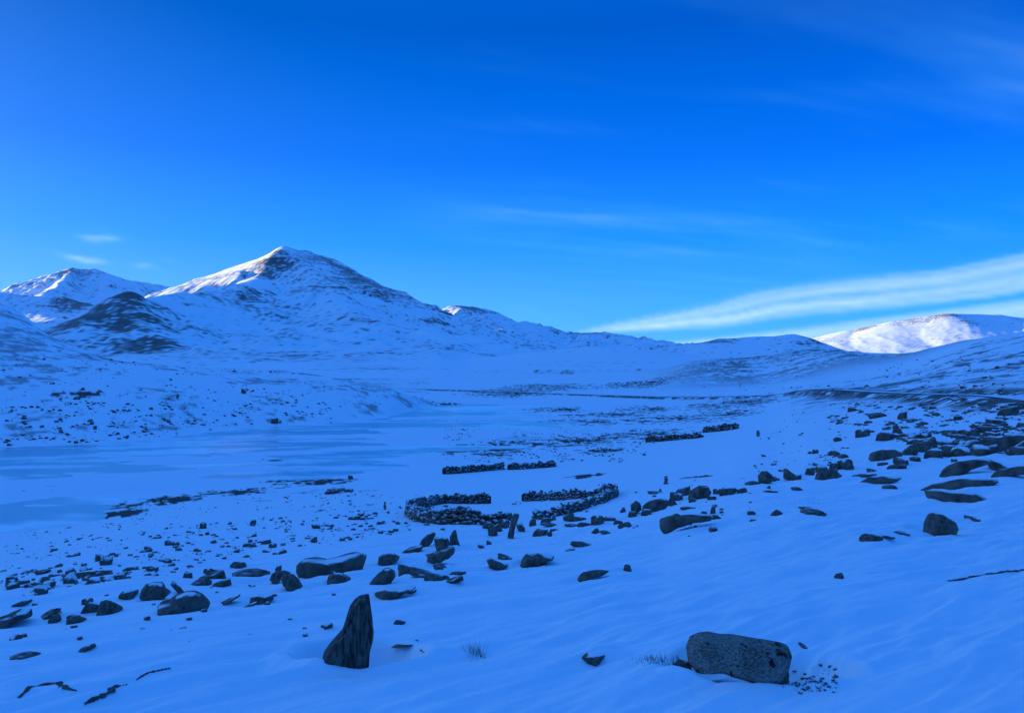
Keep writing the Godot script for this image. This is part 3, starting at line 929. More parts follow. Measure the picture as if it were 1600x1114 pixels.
# Outlines as seen from the track, in order round the stone; then kind, depth over width, snow on top, label.
func outlines() -> Array:
	return [
		[[500, 1030, 508, 1015, 520, 1001, 534, 986, 540, 966, 546, 948, 553, 938, 561, 932, 575, 932, 578, 946, 582, 966, 584, 988, 581, 1008, 576, 1030, 540, 1036], "standing_stone", 0.55, 0.0, "upright dark pointed stone standing in a scooped hollow of snow"],
		[[1075, 1008, 1080, 996, 1092, 990, 1104, 988, 1122, 990, 1160, 991, 1205, 993, 1227, 996, 1232, 1006, 1228, 1024, 1218, 1042, 1205, 1054, 1190, 1052, 1165, 1044, 1130, 1038, 1090, 1044, 1078, 1030], "boulder", 0.5, 0.0, "pale speckled block boulder blotched with dark lichen, in a snow hollow"],
		[[249, 954, 250, 944, 256, 940, 264, 941, 275, 932, 290, 927, 303, 927, 315, 933, 323, 942, 327, 948, 318, 952, 300, 955, 270, 956], "boulder", 0.7, 0.1, "broad smooth dark boulder with a low step, before a rounder one"],
		[[219, 932, 222, 922, 229, 914, 240, 912, 252, 913, 257, 922, 265, 929, 258, 934, 246, 939, 235, 938, 226, 935], "boulder", 0.8, 0.1, "round lumpy dark boulder with a pointed nose, behind the broad smooth one"],
		[[463, 892, 464, 880, 475, 872, 490, 871, 502, 877, 530, 873, 555, 867, 568, 866, 572, 872, 568, 882, 560, 894, 550, 896, 543, 891, 530, 887, 515, 889, 490, 891, 475, 893], "boulder", 0.45, 0.1, "longest boulder of the near rock line, humped at both ends like a bone"],
		[[575, 912, 588, 900, 600, 891, 608, 889, 616, 894, 618, 902, 610, 910, 600, 914, 583, 914], "boulder", 0.7, 0.05, "black egg shaped boulder leaning on a slab, behind the upright pointed stone"],
		[[665, 881, 668, 872, 664, 868, 672, 867, 690, 861, 705, 856, 711, 858, 709, 866, 700, 873, 685, 879], "boulder", 0.6, 0.02, "black tilted wedge boulder lying in front of a trio of upright stones"],
		[[655, 855, 658, 846, 668, 836, 678, 832, 681, 836, 676, 846, 668, 857], "rock", 0.6, 0.05, "leaning oblong stone, nearest the river in the trio of upright stones"],
		[[678, 843, 680, 841, 700, 842, 704, 852, 696, 858, 683, 861, 679, 851], "rock", 0.8, 0.1, "square dark block in the middle of the trio of upright stones"],
		[[703, 854, 703, 840, 707, 831, 712, 828, 714, 836, 716, 846, 720, 856, 712, 856], "rock", 0.7, 0.0, "crescent shaped stone standing on end beside a square block"],
		[[510, 911, 513, 899, 522, 896, 535, 898, 548, 906, 546, 911, 530, 913, 518, 910], "rock", 0.8, 0.05, "low domed stone in front of the long bone shaped boulder"],
		[[438, 903, 445, 898, 458, 899, 466, 906, 472, 918, 462, 922, 448, 921, 442, 915], "boulder", 0.7, 0.0, "black sloping boulder stacked against two others left of the long boulder"],
		[[421, 906, 424, 897, 432, 893, 445, 893, 454, 897, 440, 907, 428, 912], "boulder", 0.6, 0.0, "flat topped boulder behind the black sloping one, a knob on it"],
		[[390, 942, 392, 932, 404, 930, 412, 933, 424, 929, 427, 938, 418, 944, 405, 944], "rock", 0.6, 0.25, "two cornered stone half sunk in snow with a drift in its lee"],
		[[590, 881, 592, 870, 605, 866, 614, 866, 624, 872, 620, 879, 600, 884], "rock", 0.7, 0.05, "blunt stone with a thin tail behind the egg shaped boulder"],
		[[585, 928, 590, 923, 602, 918, 625, 920, 645, 916, 651, 920, 640, 925, 615, 931, 595, 934], "rock_slab", 0.6, 0.3, "curved flat slab with snow on it just behind the upright pointed stone"],
		[[810, 884, 817, 874, 822, 867, 840, 866, 860, 869, 869, 873, 850, 880, 830, 884], "rock_slab", 0.7, 0.1, "low hump backed slab alone on the snow in front of the pen"],
		[[760, 876, 766, 874, 778, 879, 797, 885, 780, 889, 765, 890], "rock", 0.6, 0.1, "small wedge with a blunt upper end beside the hump backed slab"],
		[[1031, 818, 1034, 812, 1050, 808, 1056, 804, 1063, 807, 1090, 804, 1110, 803, 1116, 806, 1108, 814, 1085, 817, 1060, 821, 1042, 827, 1035, 825], "boulder", 0.35, 0.05, "long log shaped dark boulder with a small stone at its far end"],
		[[1446, 834, 1447, 820, 1453, 806, 1460, 803, 1475, 806, 1492, 817, 1495, 826, 1491, 836, 1465, 838], "boulder", 0.8, 0.1, "solitary grey rounded boulder on open snow below the long slabs"],
		[[1470, 743, 1480, 734, 1500, 724, 1525, 718, 1541, 716, 1546, 722, 1530, 728, 1510, 736, 1490, 742], "rock_slab", 0.4, 0.05, "long brown ramp shaped slab rising to a point at the slope's upper rocks"],
		[[1543, 722, 1548, 717, 1560, 721, 1572, 729, 1574, 734, 1555, 737, 1548, 732], "rock", 0.7, 0.5, "grey snow dusted wedge against the end of the brown ramp slab"],
		[[1550, 745, 1562, 737, 1580, 733, 1600, 726, 1612, 728, 1612, 739, 1580, 741, 1565, 744], "boulder", 0.5, 0.1, "dark jagged boulder cut off by the picture's right edge"],
		[[1432, 765, 1450, 757, 1490, 751, 1530, 746, 1551, 745, 1553, 752, 1530, 757, 1490, 760, 1455, 765], "rock_slab", 0.25, 0.1, "long straight plank like slab tapering toward the river side"],
		[[1452, 771, 1468, 768, 1490, 770, 1522, 769, 1542, 776, 1557, 784, 1530, 782, 1500, 780, 1465, 780, 1456, 777], "rock_slab", 0.4, 0.35, "snow covered double slab with a dark curved lip under the plank like slab"],
		[[1513, 704, 1525, 690, 1550, 688, 1580, 682, 1600, 678, 1612, 680, 1610, 691, 1580, 693, 1560, 699, 1535, 704], "boulder", 0.5, 0.05, "biggest dark flat topped boulder at the picture's right edge"],
		[[1360, 717, 1363, 710, 1380, 704, 1398, 703, 1412, 708, 1406, 715, 1385, 718], "boulder", 0.6, 0.05, "smooth grey flat boulder at the front of the boulder field"],
		[[793, 839, 796, 825, 798, 812, 803, 803, 812, 805, 808, 818, 804, 830, 803, 842], "boulder", 0.8, 0.05, "tall tilted block leaning on the gap of the stone pen"],
		[[1345, 753, 1360, 748, 1385, 745, 1411, 744, 1400, 750, 1375, 753, 1355, 756], "rock_slab", 0.5, 0.2, "thin grey slab like a fish on smooth snow below the boulder field"],
		[[897, 907, 910, 897, 930, 893, 952, 893, 940, 899, 915, 904], "rock_slab", 0.5, 0.0, "fish shaped dark slab on open snow beside a pebble like stone"],
		[[1186, 755, 1185, 745, 1191, 738, 1199, 737, 1207, 744, 1208, 752, 1200, 756], "boulder", 0.9, 0.05, "rounded boulder at the river end of a row of five"],
		[[1225, 748, 1225, 734, 1230, 733, 1242, 742, 1250, 747, 1240, 751], "rock", 0.6, 0.05, "sharp triangular stone next to the rounded boulder"],
		[[1275, 748, 1278, 741, 1290, 735, 1304, 734, 1308, 738, 1316, 745, 1298, 748, 1284, 750], "boulder", 0.6, 0.1, "stacked flat boulder pair ending the row of five"],
		[[986, 801, 986, 790, 994, 783, 1001, 788, 1003, 797, 996, 803], "boulder", 0.8, 0.05, "knob shaped boulder starting the rock ridge beside the pen"],
		[[1003, 801, 1006, 790, 1022, 783, 1040, 780, 1046, 786, 1040, 795, 1022, 801], "boulder", 0.6, 0.1, "wide broken boulder in the rock ridge beside the pen"],
		[[1075, 779, 1080, 768, 1092, 760, 1106, 760, 1112, 770, 1108, 778, 1090, 781], "boulder", 0.8, 0.05, "big smooth leaning boulder topping the rock ridge"],
		[[1, 976, -4, 966, 12, 962, 30, 955, 44, 955, 47, 967, 36, 969, 22, 972], "boulder", 0.7, 0.15, "dark slab boulder cut by the picture's left edge"],
		[[152, 958, 158, 940, 165, 938, 176, 944, 190, 953, 186, 957, 170, 959], "boulder", 0.6, 0.05, "slanting wedge boulder nearest the left end of the rock line"],
	]

# u, v of the foot, width, height, shape (b block, s slab, w wedge), lean in degrees, label
func rock_list() -> Array:
	return [
		[75, 966, 34, 8, "s", 32, "thin blade of rock slanting from the snow near the left edge"],
		[85, 973, 18, 13, "w", 0, "small triangular stone under the slanting blade of rock"],
		[117, 974, 28, 14, "b", 0, "low rounded stone between a triangle stone and a black block"],
		[139, 958, 22, 16, "b", -20, "black squarish block in the left cluster of the rock line"],
		[136, 944, 16, 8, "b", 0, "small stone perched behind the black squarish block"],
		[200, 936, 28, 12, "b", 0, "half buried domed stone left of the lumpy boulder"],
		[280, 928, 9, 24, "b", 35, "thin dragon like sliver of rock poking up behind the broad boulder"],
		[313, 915, 30, 9, "s", 18, "flat ledge of rock with snow streaks right of the lumpy boulder"],
		[330, 908, 38, 13, "s", 12, "curved low rock ledge between the lumpy and the stacked boulders"],
		[345, 917, 30, 8, "s", 18, "snow streaked flat rock in front of the curved ledge"],
		[292, 903, 14, 8, "b", 0, "small pile of stones uphill from the dragon like sliver"],
		[325, 897, 14, 8, "b", 0, "little round stone on the near end of a stone pair"],
		[340, 897, 18, 6, "s", 0, "flat stone lying beside the little round stone"],
		[372, 888, 24, 10, "s", 0, "mushroom like flat stone balanced on a smaller one"],
		[390, 903, 56, 9, "s", 3, "long pale rock ledge tapering toward the stacked boulders"],
		[434, 892, 10, 8, "b", 0, "small knob of rock on top of the stacked boulders"],
		[355, 945, 40, 4, "s", 22, "thin dark rock edge slanting in snow right of the broad boulder"],
		[388, 952, 26, 5, "s", 18, "short rock edge slanting below the two cornered stone"],
		[632, 899, 24, 18, "w", 35, "slab leaning behind the egg shaped boulder"],
		[665, 903, 50, 10, "s", -10, "grey flat slab spreading right of the egg shaped boulder"],
		[683, 909, 40, 11, "s", 0, "grey low slab lying in front of the spreading one"],
		[688, 892, 26, 9, "s", -12, "small tilted grey slab below the tilted wedge boulder"],
		[706, 914, 34, 9, "s", 18, "dark low rock with a snow seam at the right of the slabs"],
		[715, 899, 26, 4, "s", 5, "dark flat rock edge near the end of the slab group"],
		[640, 930, 22, 5, "s", 14, "small flat stone in front of the curved snowy slab"],
		[645, 864, 34, 9, "s", 14, "low curved rock in front of the leaning oblong stone"],
		[790, 875, 24, 8, "s", -8, "low broken stone behind the small wedge"],
		[752, 857, 10, 6, "b", 0, "small dark stone in front of the tall tilted block"],
		[764, 852, 8, 7, "b", 0, "dark pebble next to the small stone under the block pile"],
		[770, 838, 14, 20, "w", 20, "dark sliver at the near end of the block pile"],
		[763, 826, 20, 10, "b", 0, "dark stone between the pen wall and the block pile"],
		[775, 832, 18, 11, "b", 25, "squat stone tucked in the block pile"],
		[787, 826, 18, 14, "b", -10, "stone wedged under the tall tilted block"],
		[792, 814, 16, 13, "b", 0, "square stone at the broken end of the pen wall"],
		[815, 831, 12, 14, "b", 10, "upright stone on the snow side of the tall tilted block"],
		[832, 822, 12, 14, "w", -10, "angular stone by the far side of the pen gap"],
		[843, 838, 22, 12, "b", -12, "brown topped stone with a tail in front of the pen"],
		[859, 838, 8, 8, "w", 0, "small tooth shaped stone right of the brown topped one"],
		[852, 820, 16, 11, "b", 0, "dark block against the foot of the pen wall"],
		[865, 816, 10, 9, "b", 30, "leaning small block by the pen wall foot"],
		[890, 816, 18, 14, "w", 0, "peaked stone out from the pen wall"],
		[905, 814, 24, 6, "s", 0, "flat stone trailing from the peaked stone"],
		[858, 823, 30, 4, "s", -3, "flat rock edge in the snow before the pen"],
		[892, 824, 22, 4, "s", 0, "thin flat rock beside the flat rock edge"],
		[913, 823, 22, 5, "s", 0, "flat dark rock under the humped stones"],
		[866, 831, 14, 4, "s", 0, "little flat stone in front of the tooth shaped one"],
		[934, 820, 20, 14, "b", 0, "humped stone with a bump on top, before the pen corner"],
		[952, 816, 20, 8, "b", -8, "smooth oblong stone behind the humped stone"],
		[931, 834, 14, 9, "w", 0, "small peaked stone with a flat tail"],
		[946, 835, 18, 5, "s", -6, "flat tail stone next to the small peaked one"],
		[977, 826, 22, 10, "w", 0, "peaked dark stone on the snow edge"],
		[966, 819, 14, 5, "s", 0, "flat chip behind the peaked dark stone"],
		[988, 808, 14, 9, "b", 0, "low stone under the knob shaped boulder"],
		[974, 801, 10, 8, "w", -20, "pointed stone left of the knob shaped boulder"],
		[1010, 806, 16, 10, "b", 0, "black stone filling the gap below the broken boulder"],
		[1050, 790, 16, 13, "w", 15, "pale faced stone at the ridge's middle"],
		[1057, 782, 20, 12, "b", 0, "grey block below the big smooth boulder"],
		[1066, 776, 26, 14, "b", 10, "angular block leaning on the big smooth boulder"],
		[1082, 785, 12, 7, "b", 0, "small block at the foot of the big smooth boulder"],
		[1112, 781, 14, 6, "b", 0, "low stone at the uphill foot of the big smooth boulder"],
		[1122, 772, 14, 8, "b", 0, "dark stone following the big smooth boulder"],
		[1138, 774, 26, 12, "b", 0, "wide dark stone in the ridge past the big boulder"],
		[1160, 771, 18, 10, "w", -18, "sloping stone at the end of the ridge"],
		[1175, 758, 22, 6, "s", 12, "chain of flat chips before the row of five boulders"],
		[1114, 803, 8, 13, "b", 0, "small upright stone at the end of the log shaped boulder"],
		[1119, 811, 14, 7, "b", 0, "broken stone at the foot of the small upright one"],
		[1075, 797, 24, 4, "s", 0, "flat brown chip uphill of the log shaped boulder"],
		[1032, 769, 5, 6, "w", 0, "tiny tooth stone standing on a flat ridge"],
		[1026, 772, 26, 4, "s", 4, "flat ridge of rock below the lone cairn"],
		[1213, 806, 20, 9, "w", 18, "hooked small rock on smooth snow"],
		[1270, 804, 38, 7, "s", 2, "low dark hump of rock on smooth snow"],
		[1258, 796, 22, 3, "s", 0, "hairline rock edge above the low dark hump"],
		[1362, 846, 34, 9, "s", 0, "flat dark rock before the solitary boulder"],
		[1386, 843, 24, 5, "s", -3, "tail of the flat dark rock before the solitary boulder"],
		[1410, 836, 24, 5, "s", -6, "thin rock sliver left of the solitary boulder"],
		[1518, 812, 18, 5, "s", 0, "flat dark chips right of the solitary boulder"],
		[1527, 815, 12, 4, "s", 0, "smallest flat chip right of the solitary boulder"],
		[1213, 753, 12, 8, "b", 0, "small block at the side of the rounded boulder"],
		[1245, 750, 14, 8, "b", 0, "small stone under the sharp triangular one"],
		[1266, 743, 14, 12, "w", -25, "leaning triangle stone in the row of five"],
		[1303, 735, 14, 12, "b", 0, "upright block at the back of the stacked pair"],
		[1322, 734, 24, 16, "b", 12, "grey stone cluster ending the row of five"],
		[1202, 764, 6, 5, "w", 0, "tiny peaked stone below the rounded boulder"],
		[1205, 770, 22, 3, "s", 0, "curved rock edge below the rounded boulder"],
		[1245, 766, 18, 4, "s", 0, "faint rock edge below the sharp triangular stone"],
		[1312, 904, 14, 9, "w", 0, "lone small pyramid stone on wide smooth snow"],
		[980, 894, 13, 13, "b", -20, "lone small round stone right of the fish shaped slab"],
		[908, 855, 34, 8, "s", -8, "comma shaped rock on snow in front of the pen"],
		[890, 863, 18, 5, "s", 16, "small arched rock below the comma shaped one"],
		[927, 1038, 36, 13, "b", -4, "low brown stone on the snow left of the speckled boulder"],
		[135, 1018, 26, 9, "s", 20, "small dark flake in the snow at lower left"],
		[37, 1028, 40, 4, "s", 4, "thin flat rock near the lower left edge"],
		[34, 996, 12, 5, "s", 8, "tiny flake below the left edge boulder"],
		[624, 976, 18, 6, "s", -4, "small dark chip right of the upright pointed stone"],
		[632, 1015, 42, 4, "s", 8, "gravelly low rock on the far side of the scooped hollow"],
		[1223, 1050, 20, 18, "b", 0, "dark stone tucked under the speckled boulder's end"],
		[1256, 1013, 15, 6, "s", -18, "dark flake in a little snow hollow behind the speckled boulder"],
		[1068, 1040, 26, 8, "s", 0, "flat dark stone at the speckled boulder's left foot"],
		[1212, 1058, 22, 8, "s", 0, "flat brownish stone before the speckled boulder's end"],
		[1440, 708, 30, 18, "w", -10, "jagged dark boulder in the middle of the boulder field"],
		[1424, 711, 22, 14, "w", 25, "arrow shaped stone beside the grey flat boulder"],
		[1458, 715, 26, 12, "b", 0, "dark block at the front of the boulder field"],
		[1456, 700, 20, 18, "w", -25, "leaning triangular slab in the boulder field"],
		[1478, 714, 18, 14, "w", 20, "crooked stone with a snow saddle"],
		[1500, 710, 30, 8, "s", 4, "flat stone ending at the crooked one"],
		[1408, 727, 22, 11, "b", 0, "dark block just below the boulder field"],
		[1430, 721, 16, 7, "s", 0, "flat block beside the one below the field"],
		[1402, 733, 28, 7, "s", 8, "brownish low slab below the boulder field"],
		[1380, 727, 16, 5, "s", 10, "thin arched stone below the grey flat boulder"],
		[1492, 722, 9, 5, "b", 0, "small cube stone above the brown ramp slab"],
		[1365, 738, 18, 5, "s", 0, "dark oval stone below the boulder field"],
		[1352, 746, 36, 5, "s", 6, "thin curved rock edge above the fish slab"],
		[1390, 764, 22, 6, "s", 8, "small curved stone below the fish slab"],
		[1560, 706, 36, 12, "b", 5, "snow streaked grey boulder right of the boulder field"],
		[1578, 708, 14, 7, "w", 0, "small dark tooth beside the snow streaked boulder"],
		[1590, 700, 40, 8, "s", 0, "flat dark ledge under the biggest boulder"],
		[1349, 683, 21, 12, "b", 0, "brown square block at the boulder field's river side"],
		[1384, 689, 26, 14, "b", -8, "dark rounded block among the field's front stones"],
		[1403, 679, 16, 16, "w", 15, "steep pointed stone in the boulder field"],
		[1372, 653, 30, 9, "s", 3, "long dark stone at the top of the boulder field"],
		[1410, 655, 14, 12, "b", 0, "black block at the top of the boulder field"],
		[1333, 643, 16, 6, "b", 0, "dark pair of stones at the field's upper river end"],
		[1310, 690, 13, 7, "w", 0, "peaked stone on the snow river side of the field"],
		[1275, 709, 9, 7, "b", 0, "lone dark stone out on the snow beside the field"],
		[1299, 712, 9, 8, "w", 0, "small dark tooth left of an oval pair"],
		[1309, 713, 12, 8, "b", -20, "round stone of the oval pair at the field's edge"],
		[1318, 716, 16, 7, "s", 14, "flat stone of the oval pair at the field's edge"],
		[1575, 650, 30, 14, "b", 8, "dark boulder near the track at the right edge"],
		[1596, 640, 20, 12, "b", 0, "black boulder beside the track at the right edge"],
		[1540, 676, 34, 10, "b", 0, "wide dark boulder behind the biggest one"],
		[1515, 683, 30, 12, "b", 5, "grey rounded boulder high in the boulder field"],
		[1490, 680, 30, 10, "s", 10, "tilted grey slab in the middle of the boulder field"],
		[1560, 664, 30, 9, "b", 0, "dark humped boulder above the wide dark one"],
		[264, 854, 14, 9, "b", 0, "round black stone alone on the river flat"],
		[384, 855, 12, 6, "b", 0, "left cube of a neat stone pair on the flat"],
		[396, 855, 9, 5, "b", 0, "right cube of a neat stone pair on the flat"],
		[415, 850, 16, 6, "s", 15, "arched stone right of the neat stone pair"],
		[426, 856, 12, 6, "b", 0, "oval stone right of the arched one"],
		[491, 848, 10, 9, "w", 0, "two stones stacked on the flat left of the pen"],
		[494, 826, 14, 7, "b", 0, "tailed stone below the rubble left of the pen"],
		[237, 893, 18, 7, "b", 0, "low stone between the flat and the rock line"],
		[65, 897, 22, 6, "s", 6, "flat stone above the turf streak at left"],
		[130, 892, 12, 6, "b", 0, "small lump of rock above the turf streak"],
		[33, 947, 28, 6, "s", 10, "flat dark stone behind the left edge boulder"],
		[317, 826, 10, 9, "b", 0, "dark stone on the flat below the turf strip"],
		[395, 821, 9, 9, "b", 0, "small upright lump on the middle flat"],
		[548, 749, 8, 7, "b", 0, "small square stone on the flat beyond the rubble heap"],
		[380, 615, 7, 8, "b", 0, "lone block on the bank's brow above the frozen river"],
		[428, 662, 11, 9, "b", 0, "biggest block low on the far bank above the ice"],
	]

func pick(kind: String, i: int) -> ArrayMesh:
	var key := "%s%d" % [kind, i]
	if not pool.has(key):
		match kind:
			"b": pool[key] = rock_mesh(100 + i, Vector3(1.0, 0.8, 0.85), 3, 0.18)
			"s": pool[key] = rock_mesh(200 + i, Vector3(1.0, 0.34, 0.6), 3, 0.12)
			"w": pool[key] = rock_mesh(300 + i, Vector3(1.0, 1.05, 0.6), 3, 0.1, 0.5)
			"c": pool[key] = rock_mesh(400 + i, Vector3(1.0, 0.75, 0.9), 2, 0.2)
			"t": pool[key] = rock_mesh(500 + i, Vector3(1.0, 0.8, 0.9), 1, 0.12 if i < 20 else 0.34)
	return pool[key]

func place_rock(called: String, kind: String, i: int, c: Vector3, w: float, h: float, lean: float, label: String, group: String) -> void:
	var o := put(called, pick(kind, i), M.rock)
	var box := o.mesh.get_aabb()
	var out := Vector3(c.x, 0, c.z).normalized()
	var p: Vector3 = c + out * w * box.size.z * 0.32
	var y := minf(ground_y(p.x, p.z) + 0.04 * w, c.y + 0.1 * w)
	y = maxf(y, c.y - 0.35 * h)
	var sunk := 0.46 if kind == "s" else 0.4
	var sy: float = (h + c.y - y) / (box.size.y * (1.0 - sunk))
	if lean != 0.0 and kind == "s": sy *= 0.8
	o.transform = Transform3D(Basis(Vector3.UP, -atan2(c.x, -c.z)) * Basis(Vector3.BACK, deg_to_rad(lean)) * Basis.from_scale(Vector3(w * 1.04 / box.size.x, sy, w / box.size.x)), Vector3(p.x, y - (box.position.y + box.size.y * sunk) * sy, p.z))
	tag(o, label, "boulder" if called == "boulder" else "rock", group)

# A stone drawn from its outline: the outline is its widest section, rounded off to both sides.
func outline_mesh(pts: PackedVector2Array, depth: float, sd: int, snow: float, fine: int) -> ArrayMesh:
	var cen := Vector2.ZERO
	for p in pts: cen += p
	cen /= pts.size()
	var size := 0.0
	for p in pts: size = maxf(size, (p - cen).length())
	var na := 64 * fine
	var nb := 20 * fine
	var v := PackedVector3Array()
	var f := []
	var edge := PackedVector2Array()
	for i in na:
		var a := TAU * i / na
		var d := Vector2(cos(a), sin(a))
		var best := 0.0
		for k in pts.size():
			var p := pts[k] - cen
			var q := pts[(k + 1) % pts.size()] - cen
			var e := q - p
			var den := d.cross(e)
			if absf(den) < 1e-9: continue
			var t := p.cross(e) / den
			var s := p.cross(d) / den
			if t > 0.0 and s >= -0.001 and s <= 1.001: best = maxf(best, t)
		edge.append(d * best)
	var mid := Vector3(cen.x, cen.y, 0)
	var cuts := []
	rng.seed = 900 + sd
	for i in (0 if sd == 0 else (4 if sd == 1 else 12)):
		var pn := Vector3(rng.randf_range(-0.8, 0.8), rng.randf_range(-0.3, 0.9), rng.randf_range(0.25, 1.0) * (1.0 if i % 3 else -1.0)).normalized()
		var reach := absf(pn.z) * depth
		for p in pts: reach = maxf(reach, (p - cen).dot(Vector2(pn.x, pn.y)) + absf(pn.z) * depth * 0.75)
		cuts.append([pn, reach * (rng.randf_range(0.72, 0.9) if sd > 1 else 0.93)])
	for j in nb + 1:
		# a boxy section, so that faces stay flat and edges stand out
		var g := 2.0 * j / nb
		var cb := sin(minf(g, 2.0 - g) * PI / 2)
		var sb := pow(maxf(1.0 - pow(cb, 2.7), 0.0), 1.0 / 2.7) * (-1.0 if g < 1.0 else 1.0)
		for i in na:
			var p := edge[i] * cb + cen
			var q := Vector3(p.x, p.y, sb * depth)
			var n := Vector3(edge[i].x, edge[i].y, sb * size * 0.8).normalized()
			var k := 18.0 / size
			var o := n_mid.get_noise_3d(q.x * k + sd * 50.0, q.y * k * 0.8, q.z * k) * 0.16 + n_fine.get_noise_3d(q.x * k * 1.2 + sd * 50.0, q.y * k * 0.5, q.z * k) * 0.08 + n_fine.get_noise_3d(q.x * k * 3.0, q.y * k * 1.4, q.z * k * 3.0 + sd) * 0.03
			if sd == 1: o *= 0.5
			q += n * o * size * (0.35 + 0.65 * absf(sb))
			for pl in cuts:
				var over: float = (q - mid).dot(pl[0]) - pl[1]
				if over > 0.0: q -= pl[0] * over * 0.92
			# the foot goes straight down into the snow
			var foot := size * 0.22
			if q.y < foot and sd != 1: q.y -= (foot - q.y) * (2.4 if sd < 2 else 1.1)
			v.append(q)
	for j in nb:
		for i in na:
			var a := j * na + i
			var b := j * na + (i + 1) % na
			f.append_array([a, b, a + na, b, b + na, a + na])
	var tint := func(p: Vector3, n: Vector3) -> Color:
		var k := 30.0 / size
		var g := 0.95 + n_fine.get_noise_3d(p.x * k * 2.0, p.y * k * 1.2, p.z * k * 2.0 + sd * 9.0) * 0.8 + n_mid.get_noise_3d(p.x * k, p.y * k, p.z * k) * 0.6
		var c := Color(STONE.r * g, STONE.g * g, STONE.b * g)
		if sd == 1:
			# pale granite with black lichen
			var sp := n_fine.get_noise_3d(p.x * 1500.0, p.y * 1500.0, p.z * 1500.0)
			c = Color(0.25, 0.215, 0.17) * (0.85 + sp * 1.1 + n_mid.get_noise_3d(p.x * 200.0, p.y * 200.0, p.z * 200.0) * 0.4)
			c = c.lerp(Color(0.02, 0.017, 0.015), smoothstep(0.40, 0.46, n_mid.get_noise_3d(p.x * 700.0 + 9.0, p.y * 600.0, p.z * 700.0) + 0.10 * smoothstep(-0.05, 0.12, p.x)))
		elif sd == 0:
			var gr := n_fine.get_noise_3d(p.x * 900.0, p.y * 130.0, p.z * 900.0)
			c = Color(0.11, 0.09, 0.07) * (0.95 + gr * 1.5)
		var w := smoothstep(0.0, 0.14, n.y - (1.0 - snow) + n_mid.get_noise_3d(p.x * k, 3.0, p.z * k + sd) * 0.5)
		return c.lerp(SNOW, w if snow > 0.0 else 0.0)
	return from_lists(v, f, tint)

func set_rocks() -> void:
	for n in drawn.size():
		var o: Array = drawn[n][0]
		var c: Vector3 = drawn[n][1]
		var us: float = drawn[n][2]
		var lo: float = drawn[n][3]
		var k := -c.z / FOC
		var pts := PackedVector2Array()
		var left := 1e9
		var right := -1e9
		for i in range(0, o[0].size(), 2):
			pts.append(Vector2((o[0][i] - us) * k, (lo - o[0][i + 1]) * k))
			left = minf(left, o[0][i])
			right = maxf(right, o[0][i])
		var depth: float = (right - left) * k * o[2] * 0.5
		var m := put(o[1], outline_mesh(pts, depth, n, o[3], 4 if n < 2 else 1), M.rock)
		m.position = c - Vector3(0, 0.035 if n == 1 else 0.0, 0)
		m.rotation.y = -atan2(c.x, -c.z)
		tag(m, o[4], {"standing_stone": "stone", "boulder": "boulder", "rock": "rock", "rock_slab": "rock"}[o[1]], "stones of the rock line" if n > 1 else "")
	for n in listed.size():
		var q: Array = listed[n][0]
		var c: Vector3 = listed[n][1]
		var k := -c.z / FOC
		place_rock("rock_slab" if q[4] == "s" else "rock", q[4], n % 7, c, q[2] * k, q[3] * k, q[5], q[6], "stones of the rock line")
	# the strewn stones: the largest in view singly, the others by stretch of ground
	var shown := 300 - drawn.size() - listed.size()
	strewn.sort_custom(func(a, b): return a.px > b.px)
	var rest := {}
	for n in strewn.size():
		var e: Dictionary = strewn[n]
		if n < shown:
			place_rock("rock", "c", n % 9, e.p, e.w, e.w * e.f, 0.0, own_label(e), e.group)
			get_child(get_child_count() - 1).rotate_y(e.turn)
		else:
			if not rest.has(e.group): rest[e.group] = []
			rest[e.group].append(e)
	for g in rest:
		var mm := MultiMesh.new()
		mm.transform_format = MultiMesh.TRANSFORM_3D
		mm.mesh = pick("t", rest.keys().find(g))
		mm.instance_count = rest[g].size()
		for i in rest[g].size():
			var e: Dictionary = rest[g][i]
			mm.set_instance_transform(i, Transform3D(Basis(Vector3.UP, e.turn) * Basis.from_scale(Vector3(e.w, e.w * e.f * 1.4, e.w)), e.p + Vector3(0, e.w * e.f * 0.2, 0)))
		var o := MultiMeshInstance3D.new()
		o.multimesh = mm
		o.material_override = M.rock
		o.name = numbered("stones")
		add_child(o, true)
		tag(o, "countless small dark stones: " + g, "stones", "", "stuff")

var said := {}

# A strewn stone's label: its size and shape, and the nearest stone that has a name of its own.
func own_label(e: Dictionary) -> String:
	var near := []
	for q in listed: near.append([q[1].distance_squared_to(e.p), q[1], q[0][6]])
	for q in drawn: near.append([q[1].distance_squared_to(e.p), q[1], q[0][4]])
	near.sort_custom(func(a, b): return a[0] < b[0])
	var how: String = ["flat", "squat", "blocky"][clampi(int((e.f - 0.3) * 6.7), 0, 2)]
	var size: String = "small" if e.w < 0.25 else ("middling" if e.w < 0.5 else "large")
	for q in near.slice(0, 12):
		var words: PackedStringArray = q[2].split(" ")
		var keep := PackedStringArray()
		for w in words:
			if keep.size() >= 3 and w in ["in", "on", "at", "of", "with", "beside", "behind", "from", "the", "among", "under", "near", "left", "right", "below", "above", "lying", "and", "to", "cut", "alone"]: break
			keep.append(w)
			if keep.size() >= 7: break
		var du: float = e.p.x / -e.p.z - q[1].x / -q[1].z
		var away: float = -e.p.z + q[1].z
		var rel := ("right of" if du > 0.0 else "left of") if absf(du * e.p.z) > absf(away) * 0.6 else ("just beyond" if away > 0.0 else "just in front of")
		var text := "%s %s stone %s the %s" % [size, how, rel, " ".join(keep)]
		if not said.has(text):
			said[text] = true
			return text
	return e.label

